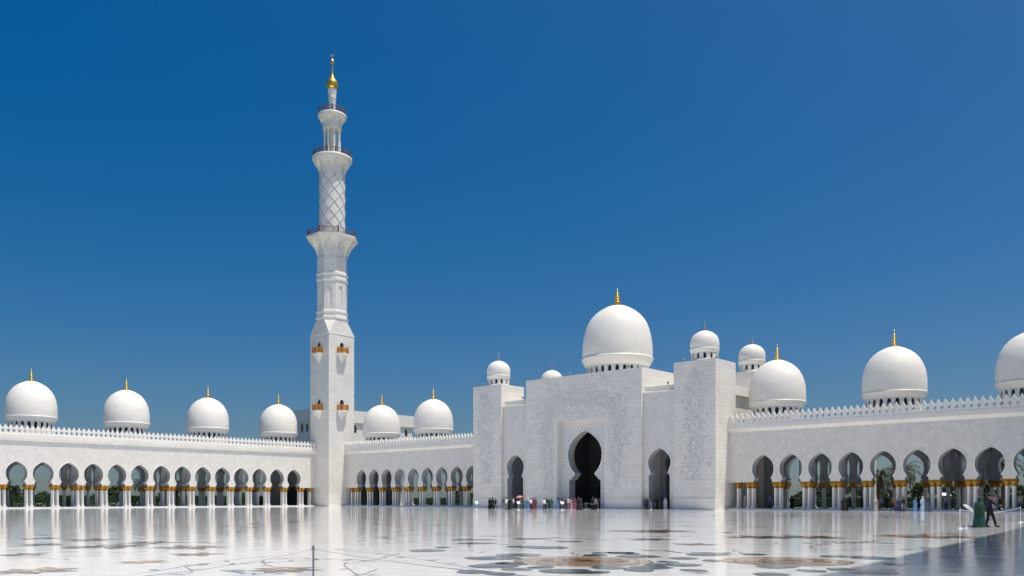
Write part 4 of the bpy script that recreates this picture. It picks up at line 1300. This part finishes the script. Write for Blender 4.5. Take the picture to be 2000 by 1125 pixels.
PEOPLE = [
 (63.49, -17, 0, 'robe', 'black', 'black', 20, 'person in long black robe, leftmost of the three in black before the left gate tower'),
 (64.1, -17, 0, 'robe', 'black2', 'black2', 60, 'person in short black dress between two taller people in black before the left gate tower'),
 (64.67, -17, 0, 'walk', 'black', 'black', 120, 'person in dark shirt and trousers walking, rightmost of the trio in black'),
 (67.42, -18, 0, 'stand', 'dark', 'grey', 10, 'person in dark top and grey trousers just left of the man in white'),
 (69.67, -20, 0, 'stand', 'white', 'grey', 40, 'man in white shirt and grey trousers standing before the left side arch'),
 (71.18, -21, 0, 'robe', 'black', 'black', -30, 'person with pale headscarf over black dress before the left side arch'),
 (63.87, -12, 0, 'stand', 'white', 'dark', 80, 'man in white shirt and dark trousers right beside the left side arch opening'),
 (69.75, -17, 0, 'hold', 'brown', 'grey', 15, 'person in brown top holding up a pink sun umbrella'),
 (69.41, -16, 0, 'stand', 'teal', 'teal', -20, 'person in teal clothes just right of the pink umbrella'),
 (64.33, -9, 0, 'robe', 'blue', 'blue', 10, 'person in long bright blue skirt and pale top in the centre group'),
 (73.52, -19, 0, 'hold', 'white', 'black', 30, 'person with white cap, white top and black trousers in the centre group'),
 (71.49, -16, 0, 'robe', 'maroon', 'maroon', -15, 'person in long red robe next to the man in maroon shirt'),
 (70.2, -14, 0, 'stand', 'maroon', 'dark', 50, 'person in maroon shirt and dark trousers, rightmost of the centre group'),
 (76.08, -19, 0, 'stand', 'white', 'black', 25, 'man in white shirt and black trousers standing alone right of the centre group'),
 (67.35, -8, 0, 'stand', 'dark', 'dark', -60, 'person in dark clothes half hidden behind the lone man in white shirt'),
 (67.88, -8, 0, 'stand', 'green', 'black', 40, 'person in green top left of the long teal dress by the gate'),
 (67.62, -7, 0, 'robe', 'teal', 'teal', 0, 'person in long teal dress standing left of the tall gate arch'),
 (67.71, -5.4, 0, 'robe', 'lightblue', 'lightblue', 0, 'person in long light blue robe against the left edge of the gate frame'),
 (68.5, -5.4, 0, 'robe', 'black2', 'black2', 30, 'person in black robe right beside the light blue robe by the gate'),
 (69.35, -5.4, 0, 'stand', 'dark', 'dark', -30, 'person in dark clothes behind the info stand at the gate'),
 (71.04, -7, 0, 'stand', 'pale', 'grey', 10, 'person in pale shirt and grey trousers just right of the gate info stand'),
 (70.83, -6, 0, 'robe', 'pink', 'pink', 50, 'person in pale pink dress left of the deep pink dress at the gate'),
 (72.26, -7, 0, 'robe', 'pinkred', 'pinkred', -20, 'person in deep pink dress in front of the gate opening'),
 (81.49, -18, 0, 'robe', 'black', 'black', 10, 'person in wide black robe, left one of the pair before the dark gate opening'),
 (81.18, -17, 0, 'robe', 'black2', 'black2', 50, 'person in black robe, right one of the pair before the dark gate opening'),
 (81.75, -15, 0, 'robe', 'black', 'black', -30, 'person in black robe behind the rope posts before the right half of the gate'),
 (82.26, -15, 0, 'stand', 'patterned', 'black', 20, 'person in grey patterned top and black trousers at the right of the gate opening'),
 (75.12, -4.5, 0, 'stand', 'dark', 'dark', 0, 'person in dark clothes at the right jamb of the tall gate arch'),
 (83.58, -4.4, 0, 'stand', 'grey', 'dark', 0, 'person in grey shirt, leftmost of three left of the right side arch'),
 (84.1, -4.6, 0, 'stand', 'dark', 'dark', 40, 'person in dark clothes, middle of three left of the right side arch'),
 (84.42, -4.4, 0, 'stand', 'grey', 'grey', -20, 'person in grey shirt and grey trousers, rightmost of three left of the right side arch'),
 (85.2, -3.9, 0.0, 'robe', 'black', 'black', 0, 'person in black robe inside the left half of the right side arch'),
 (87.0, -4.2, 0, 'robe', 'pale', 'pale', -30, 'person in long pale robe inside the right side arch'),
 (96.88, 1.5, 0.18, 'robe', 'pale', 'pale', 20, 'person in pale robe in the dark first opening right of the gate'),
 (101.55, -0.3, 0.18, 'stand', 'navy', 'black', 0, 'man in navy shirt standing against a bright wall in the right arcade'),
 (100.13, 4, 0.18, 'walk', 'lightblue', 'navy', 60, 'person in light blue shirt walking beside the man in navy shirt'),
 (103.44, 2.5, 0.18, 'robe', 'black', 'black', 0, 'person in black robe centred under the second arch right of the gate'),
 (105.58, 5, 0.18, 'stand', 'navy', 'grey', 30, 'person in dark blue shirt half behind columns of the third right arch'),
 (109.98, 1.2, 0.18, 'robe', 'black', 'black', -15, 'person in slim black robe left of the wide black robe in the right arcade'),
 (112.31, -1.3, 0, 'robewide', 'black2', 'black2', 10, 'person in very wide black robe on the step of the right arcade'),
 (111.05, 4, 0.18, 'walk', 'black', 'dark', 70, 'person in dark clothes behind the very wide black robe'),
 (112.99, 3, 0.18, 'stand', 'dark', 'dark', 0, 'person in dark grey shirt under the fourth right arch near its columns'),
 (116.27, -1.2, 0, 'robe', 'beige', 'beige', 10, 'person in beige robe below the bright pillar in the right arcade'),
 (115.68, 2.5, 0.18, 'stand', 'lilac', 'grey', 0, 'person in lilac shirt just right of the beige robe'),
 (116.16, 3, 0.18, 'stand', 'dark', 'dark', -50, 'person in dark jacket right of the lilac shirt in the right arcade'),
 (118.47, -1.6, 0, 'walk', 'red', 'black', 70, 'man in red shirt and black trousers walking in the right arcade'),
 (119.02, -1.3, 0, 'robe', 'navy', 'black', 0, 'person in black robe with blue headscarf beside the man in red'),
 (119.57, -1.2, 0, 'stand', 'dark', 'grey', 20, 'person in dark top and long grey skirt right of the blue headscarf'),
 (121.03, -1.3, 0, 'robe', 'skyblue', 'skyblue', 10, 'person in bright sky blue robe in the right arcade'),
 (120.51, 2, 0.18, 'stand', 'black2', 'black2', -30, 'person in black between the sky blue robe and the pale blue robe'),
 (121.89, -1.2, 0, 'robe', 'paleblue', 'paleblue', 0, 'person in pale blue robe and white cap in the right arcade'),
 (122.42, -1.1, 0, 'robe', 'slate', 'slate', 0, 'person in dark slate robe below the white garden parasol'),
 (123.1, 4, 0.18, 'stand', 'pale', 'dark', 0, 'person in pale shirt glimpsed between columns left of the near info stand'),
 (129.52, -0.3, 0.18, 'stand', 'pink', 'pale', -20, 'person in pale pink shirt behind the man beside the woman in green'),
 (129.71, 1.5, 0.18, 'hold', 'dark', 'dark', 30, 'person in dark clothes under the last full arch on the right'),
 (132.24, -0.4, 0.18, 'stand', 'grey', 'navy', 0, 'person in grey and navy at the right end of the arcade'),
]

for i, (x, y, z, kind, a, b, r, l) in enumerate(PEOPLE):
    person(x, y, z, kind, a, b, r + 42, l, 1.0 + .05 * sin(i * 2.3))
# the couple on the right, close to the near stand
w = person(143.1, -63.4, 0, 'stand', 'sea_green', 'sea_green', 215, 'woman in a long sea green dress and veil, nearest person on the right', .93, 'couple by the near info stand')
gm = MB()
n = 44; vs = []
P = [(.33, .02), (.32, .2), (.295, .45), (.27, .7), (.235, .95), (.22, 1.1), (.215, 1.25), (.18, 1.38), (.08, 1.46)]
for r, z in P:
    f = max(.12, 1 - z / 1.6)
    for i in range(n):
        a = 2 * pi * i / n
        rr = r * (1 + f * (.09 * sin(9 * a) + .05 * sin(14 * a + 1)))
        vs.append((rr * cos(a), rr * .75 * sin(a), z))
gm.add(vs, [(j * n + i, j * n + (i + 1) % n, (j + 1) * n + (i + 1) % n, (j + 1) * n + i) for j in range(len(P) - 1) for i in range(n)], 0, True)
gm.build('dress', cloth('sea_green'), w)
vm = MB(); vs = []
P = [(.27, .8), (.27, .95), (.265, 1.15), (.235, 1.30), (.15, 1.42), (.105, 1.5), (.12, 1.6), (.115, 1.68), (.08, 1.76), (.0, 1.79)]
for r, z in P:
    for i in range(21):
        a = -.35 + (pi + .7) * i / 20           # open towards the face (-y)
        rr = r * (1 + .05 * sin(10 * a) * (z < 1.4))
        vs.append((rr * cos(a), rr * .85 * sin(a) + .03, z))
vm.add(vs, [(j * 21 + i, j * 21 + i + 1, (j + 1) * 21 + i + 1, (j + 1) * 21 + i) for j in range(len(P) - 1) for i in range(20)], 0, True)
vm.build('veil', cloth('green'), w)
for ch in w.children:
    if ch.name.startswith(('trousers', 'hair')): bpy.data.objects.remove(ch)
m = person(143.3, -62.2, 0, 'reach', 'deep_navy', 'black', 128, 'man in black beside the woman in green, one arm stretched out to the right', 1.03, 'couple by the near info stand')

def umbrella(loc, r, h, mat, label, name='umbrella', n=8, cat='umbrella', tilt=0):
    t = thing(name, label, cat, loc); t.rotation_euler = (tilt, 0, 0)
    mb = MB(); rings = 5; vs = [(0, 0, h)]
    for j in range(1, rings + 1):
        q = j / rings
        for i in range(n * 2):
            a = pi * i / n; k = 1 if i % 2 == 0 else .93
            vs.append((r * sin(q * 1.35) / sin(1.35) * k * cos(a), r * sin(q * 1.35) / sin(1.35) * k * sin(a), h - r * .42 * (1 - cos(q * 1.35)) / .78))
    m2 = n * 2
    fs = [(0, 1 + i, 1 + (i + 1) % m2) for i in range(m2)] + [(1 + j * m2 + i, 1 + j * m2 + (i + 1) % m2, 1 + (j + 1) * m2 + (i + 1) % m2, 1 + (j + 1) * m2 + i) for j in range(rings - 1) for i in range(m2)]
    mb.add(vs, fs, 0, True); mb.build('canopy', mat, t)
    mb = MB(); mb.tube([(0, 0, h - .9 if h < 1.5 else 0), (0, 0, h + .06)], .018 if h < 1.5 else .035, 6); mb.build('pole', M['steel'], t)
    return t
up = [p for p in PEOPLE if 'pink sun umbrella' in p[7]][0]
umbrella((up[0] + .05, up[1] - .1, 1.0), .55, 1.05, cloth('umbrella'), 'pink sun umbrella held up by the person in brown', tilt=.25)
umbrella((114.6, 34, -.06), 1.15, 2.6, M['white_paint'], 'white garden parasol seen through the right arcade', 'parasol', 4, 'parasol')

# ------------------------------------------------------------------ plants and garden beyond the arcades
def rot_quad(R, c, s, up=None):
    a, b = R.uniform(0, 2 * pi), R.uniform(-.9, .9)
    u = Vector((cos(a), sin(a), 0)); v = Vector((-sin(a) * sin(b), cos(a) * sin(b), cos(b)))
    return [c - u * s * .5, c + v * s * .5 + u * s * .1, c + u * s * .5, c - v * s * .5]

def crown_mesh(seed, rx, rz, z0, n=46, leaves=44, size=.34):
    R = random.Random(seed); mb = MB()
    for k in range(n):
        a = R.uniform(0, 2 * pi); q = R.uniform(-.6, 1); rr = sqrt(max(0, 1 - q * q)) * R.uniform(.55, 1.05)
        c = Vector((rx * rr * cos(a), rx * rr * sin(a), z0 + rz * (q * R.uniform(.75, 1.05))))
        cr = R.uniform(.3, .55) * rx * .55
        for j in range(leaves):
            d = Vector((R.gauss(0, 1), R.gauss(0, 1), R.gauss(0, .8))).normalized() * cr * R.uniform(.4, 1.05)
            mb.add([tuple(p) for p in rot_quad(R, c + d, size * R.uniform(.6, 1.3))], [(0, 1, 2, 3)])
    return mb.mesh('crown', M['leaf'], fix=False)
def trunk_mesh(seed, h):
    R = random.Random(seed); mb = MB()
    mb.tube([(0, 0, 0), (.05, 0, h * .4), (0, .08, h * .75)], [.2, .15, .11], 8)
    for k in range(6):
        a = k * 1.05 + R.uniform(0, .5); L = h * .45
        mb.tube([(0, .05, h * (.45 + .05 * k)), (cos(a) * L * .5, sin(a) * L * .5, h * .8), (cos(a) * L, sin(a) * L, h * 1.1)], [.08, .05, .02], 5)
    return mb.mesh('trunk', M['bark'])
CROWNS = [crown_mesh(s, 2.2, 1.6, 2.9) for s in (1, 2, 3)]
TRUNKS = [trunk_mesh(s, 2.6) for s in (1, 2, 3)]
def tree(x, y, sc, label, group, k, sz=1.0):
    t = thing('tree', label, 'tree', (x, y, -.08), k * 1.7, group); t.scale = (sc, sc, sc * sz)
    link('trunk', TRUNKS[k % 3], t); link('crown', CROWNS[k % 3], t)
R = random.Random(5)
ordn = ['first', 'second', 'third', 'fourth', 'fifth', 'sixth', 'seventh', 'eighth', 'ninth', 'tenth', 'eleventh', 'twelfth', 'thirteenth', 'fourteenth', 'fifteenth', 'sixteenth', 'seventeenth', 'eighteenth']
for k in range(16):
    tree(-50 - R.uniform(0, 8), -66 + k * 5.3, R.uniform(.5, .72) if k not in (4, 8) else 1.0,
         'round green tree beyond the hedge behind the left arcade, %s from the left' % ordn[k], 'trees behind the left arcade', k)
for k in range(12):
    tree(-18 + k * 5.2, 52 + R.uniform(-3, 3), R.uniform(.62, .85),
         'low green tree seen through the middle arcade, %s from the left' % ordn[k], 'low trees behind the middle arcade', k)
for k in range(14):
    tree(72 + k * 5.0, 52 + R.uniform(-4, 4), R.uniform(.7, 1.05),
         'dark green tree in the garden behind the right arcade, %s from the left' % ordn[k], 'garden trees behind the right arcade', k + 1)

def hedge(x0, x1, y0, y1, h, label):
    t = thing('hedge', label, 'hedge', ((x0 + x1) / 2, (y0 + y1) / 2, -.08))
    R = random.Random(int(h * 100))
    X, Y = (x1 - x0) / 2, (y1 - y0) / 2
    mb = MB()
    mb.box(-X + .15, X - .15, -Y + .15, Y - .15, 0, h - .12)
    n = int((4 * X * Y + 2 * (X + Y) * h) * 14)
    for k in range(min(n, 14000)):
        f = R.random()
        if f < .4: c = Vector((R.uniform(-X, X), R.uniform(-Y, Y), h + R.uniform(-.15, .06)))
        elif X > Y: c = Vector((R.uniform(-X, X), R.choice((-Y, Y)) + R.uniform(-.1, .1), R.uniform(0, h)))
        else: c = Vector((R.choice((-X, X)) + R.uniform(-.1, .1), R.uniform(-Y, Y), R.uniform(0, h)))
        mb.add([tuple(p) for p in rot_quad(R, c, R.uniform(.15, .32))], [(0, 1, 2, 3)])
    mb.build('foliage', M['hedge'], t, fix=False)
hedge(-38, -36, -95, 12, 2.3, 'long clipped dark hedge in the garden behind the left arcade')
hedge(-30, 46, 42, 43.5, 1.9, 'low clipped hedge seen through the middle arcade')
hedge(70, 150, 44, 46, 1.9, 'clipped dark hedge in the garden behind the right arcade')

def palm_parts(seed, h, L=2.9, nf=30):
    R = random.Random(seed)
    mb = MB()
    pts, rads = [], []
    lean = R.uniform(-.3, .3)
    for i in range(17):
        t = i / 16; pts.append((lean * t * t, 0, h * t)); rads.append((.26 - .06 * t) * (1.1 if i % 2 else .95) + (.08 if i >= 14 else 0))
    mb.tube(pts, rads, 10); trunk = mb.mesh('trunk', M['bark'])
    mb = MB()
    top = Vector((lean, 0, h))
    for k in range(nf):
        a = 2.4 * k; el = 1.25 - 1.75 * (k / nf) + R.uniform(-.1, .1)
        d = Vector((cos(a), sin(a), 0)); l = L * R.uniform(.85, 1.1)
        p = top.copy(); ang = el; spine = [p.copy()]
        for j in range(9):
            p = p + (d * cos(ang) + Vector((0, 0, 1)) * sin(ang)) * l / 9; spine.append(p.copy()); ang -= .17 + .02 * j
        mb.tube([tuple(q) for q in spine], [.035 - .003 * j for j in range(10)], 4)
        side = Vector((-sin(a), cos(a), 0))
        for j in range(1, 9):
            for q in (0, .33, .66):
                b = spine[j] + (spine[j + 1] - spine[j]) * q
                dr = (spine[j + 1] - spine[j]).normalized()
                ll = .62 * (1 - abs(j - 4) / 8) * R.uniform(.8, 1.1)
                for s in (-1, 1):
                    tip = b + side * s * ll * .75 + dr * ll * .5 + Vector((0, 0, -.28 * ll + .1 * R.uniform(-1, 1)))
                    mb.add([tuple(b - dr * .055), tuple(b + dr * .055), tuple(tip)], [(0, 1, 2)])
    return trunk, mb.mesh('crown', M['palm'], fix=False)
PALMS = [palm_parts(1, 5.6, 3.2, 44), palm_parts(2, 4.4, 3.0, 44), palm_parts(3, 6.6, 3.3, 46)]
def palm(x, y, k, sc, label, group='date palms around the court'):
    t = thing('palm_tree', label, 'palm tree', (x, y, -.08), k * 1.3, group); t.scale = (sc, sc, sc)
    link('trunk', PALMS[k % 3][0], t); link('crown', PALMS[k % 3][1], t)
for i, (x, y, k, sc, l) in enumerate((
        (101.0, 24, 0, .8, 'date palm seen through the third arch right of the gate'),
        (105.2, 21, 1, .9, 'date palm just left of the bright pillar behind the right arcade'),
        (108.6, 22, 1, 1.15, 'date palm just right of the bright pillar behind the right arcade'),
        (113.2, 20, 0, 1.0, 'date palm behind the sixth arch right of the gate'),
        (122.6, 19, 2, .95, 'date palm behind the seventh arch right of the gate'),
        (126.4, 18.5, 0, 1.1, 'bushy date palm behind the eighth arch right of the gate'),
        (130.4, 20, 2, .9, 'date palm behind the rightmost arch'),
        (-33, -41, 2, .9, 'date palm seen through the fourth arch of the left arcade'),
        (-33, -27, 0, .9, 'date palm seen through the middle of the left arcade'),
        (-33, -19, 1, 1.1, 'date palm in the left garden nearer the minaret'),
        (40.5, 18, 1, .9, 'date palm squeezed between the middle arcade and the gate'))):
    palm(x, y, k, sc, l)

# bright outdoor pillar and lamp posts
t = thing('light_pillar', 'tall pale sunlit pillar standing behind the fifth arch right of the gate', 'pillar', (109.1, 18.6, 0))
mb = MB(); mb.box(-.42, .42, -.42, .42, -.06, .5); mb.box(-.25, .25, -.25, .25, .5, 10.6); mb.build('shaft', M['ashlar'], t)
mb = MB(); mb.box(-.4, .4, -.4, .4, 10.6, 10.9); mb.build('cap', M['trim'], t)
for i, (x, y) in enumerate(((14.4, 56), (16.6, 57))):
    t = thing('lamp_post', ('left' if i == 0 else 'right') + ' one of two thin lamp posts seen through the middle arcade', 'lamp post', (x, y, -.08), 0, 'lamp posts behind the middle arcade')
    mb = MB(); mb.lathe([(.14, 0), (.14, .3), (.07, .4), (.05, 5.6)], 8); mb.build('pole', M['steel'], t)
    mb = MB(); mb.lathe([(.06, 5.6), (.28, 5.7), (.24, 5.85), (.05, 5.95)], 10); mb.build('lamp_head', M['white_paint'], t)

def chair():
    t = thing('garden_chair', 'x', 'chair', group='white chairs on the garden terrace')
    mb = MB(); mb.box(-.25, .25, -.25, .25, .42, .47); mb.build('seat', M['white_paint'], t)
    mb = MB()
    for k in range(5): mb.box(-.23 + k * .1, -.17 + k * .1, .21, .24, .5, .95)
    mb.box(-.25, .25, .2, .25, .92, 1.0); mb.build('backrest', M['white_paint'], t)
    for sx in (-1, 1):
        for sy in (-1, 1):
            mb = MB(); mb.tube([(sx * .22, sy * .22, .42), (sx * .25, sy * .25, 0)], .022, 6); mb.build('leg', M['white_paint'], t)
    return t
def table():
    t = thing('garden_table', 'x', 'table', group='white tables on the garden terrace')
    mb = MB(); mb.lathe([(.45, .70), (.47, .72), (.47, .75), (.44, .76)], 18); mb.build('table_top', M['white_paint'], t)
    mb = MB(); mb.lathe([(.26, 0), (.25, .03), (.04, .08), (.035, .70)], 12); mb.build('pedestal', M['white_paint'], t)
    return t
c0, t0 = chair(), table()
R = random.Random(9)
ci = 0
for k in range(9):
    y = -57 + k * 3.4
    tt = t0 if k == 0 else copy_tree(t0)
    tt.location = (-16.5 - .8 * (k % 2), y, -.055); tt['label'] = 'small round white garden table, %s from the left behind the left arcade' % ordn[k]
    for s in (-1, 1):
        cc = c0 if ci == 0 else copy_tree(c0); ci += 1
        cc.location = (-16.5 - .8 * (k % 2) + R.uniform(-.2, .2), y + s * .8, -.055); cc.rotation_euler = (0, 0, (0 if s > 0 else pi) + R.uniform(-.4, .4))
        cc['label'] = 'white slatted chair on the %s side of the %s garden table from the left' % ('right' if s > 0 else 'left', ordn[k])

# ------------------------------------------------------------------ camera, sun and sky
cam = bpy.data.cameras.new('camera'); co = bpy.data.objects.new('camera', cam); C.objects.link(co)
co.location = (155.2, -113.8, 1.5); co.rotation_euler = (radians(90), 0, math.asin(.669))
cam.sensor_width = 36; cam.lens = 1682 / 2000 * 36; cam.shift_y = (975 - 562.5) / 2000
cam.clip_start = .1; cam.clip_end = 5000
SC.camera = co

sd = Vector((.31, .08, 1)).normalized()           # towards the sun
sl = bpy.data.lights.new('sun', 'SUN'); so_ = bpy.data.objects.new('sun', sl); C.objects.link(so_)
so_.rotation_euler = sd.to_track_quat('Z', 'Y').to_euler(); so_.location = (0, 0, 200)
sl.energy = SUN; sl.angle = radians(.53); sl.color = (1, .95, .855)
w = bpy.data.worlds.new('World'); SC.world = w; w.use_nodes = True
nt = w.node_tree; bg = nt.nodes['Background']
sky = nt.nodes.new('ShaderNodeTexSky'); sky.sky_type = 'NISHITA'; sky.sun_disc = False
sky.sun_elevation = math.asin(sd.z); sky.sun_rotation = math.atan2(sd.x, sd.y)
sky.altitude = 0; sky.air_density = AIR; sky.dust_density = DUST; sky.ozone_density = OZ
hs = nt.nodes.new('ShaderNodeHueSaturation'); hs.inputs['Saturation'].default_value = SAT; hs.inputs['Hue'].default_value = .5
tc = nt.nodes.new('ShaderNodeTexCoord'); ad = nt.nodes.new('ShaderNodeVectorMath'); ad.operation = 'ADD'; ad.inputs[1].default_value = (0, 0, .045)
nm = nt.nodes.new('ShaderNodeVectorMath'); nm.operation = 'NORMALIZE'
nt.links.new(tc.outputs['Generated'], ad.inputs[0]); nt.links.new(ad.outputs[0], nm.inputs[0]); nt.links.new(nm.outputs[0], sky.inputs['Vector'])
nt.links.new(sky.outputs[0], hs.inputs['Color']); nt.links.new(hs.outputs[0], bg.inputs['Color'])
bg.inputs['Strength'].default_value = SKY
SC.view_settings.view_transform = 'Standard'; SC.view_settings.look = 'None'; SC.view_settings.exposure = EXPO; SC.view_settings.gamma = 1
SC.cycles.max_bounces = 8; SC.cycles.glossy_bounces = 4; SC.cycles.diffuse_bounces = 5
SC.cycles.use_denoising = True
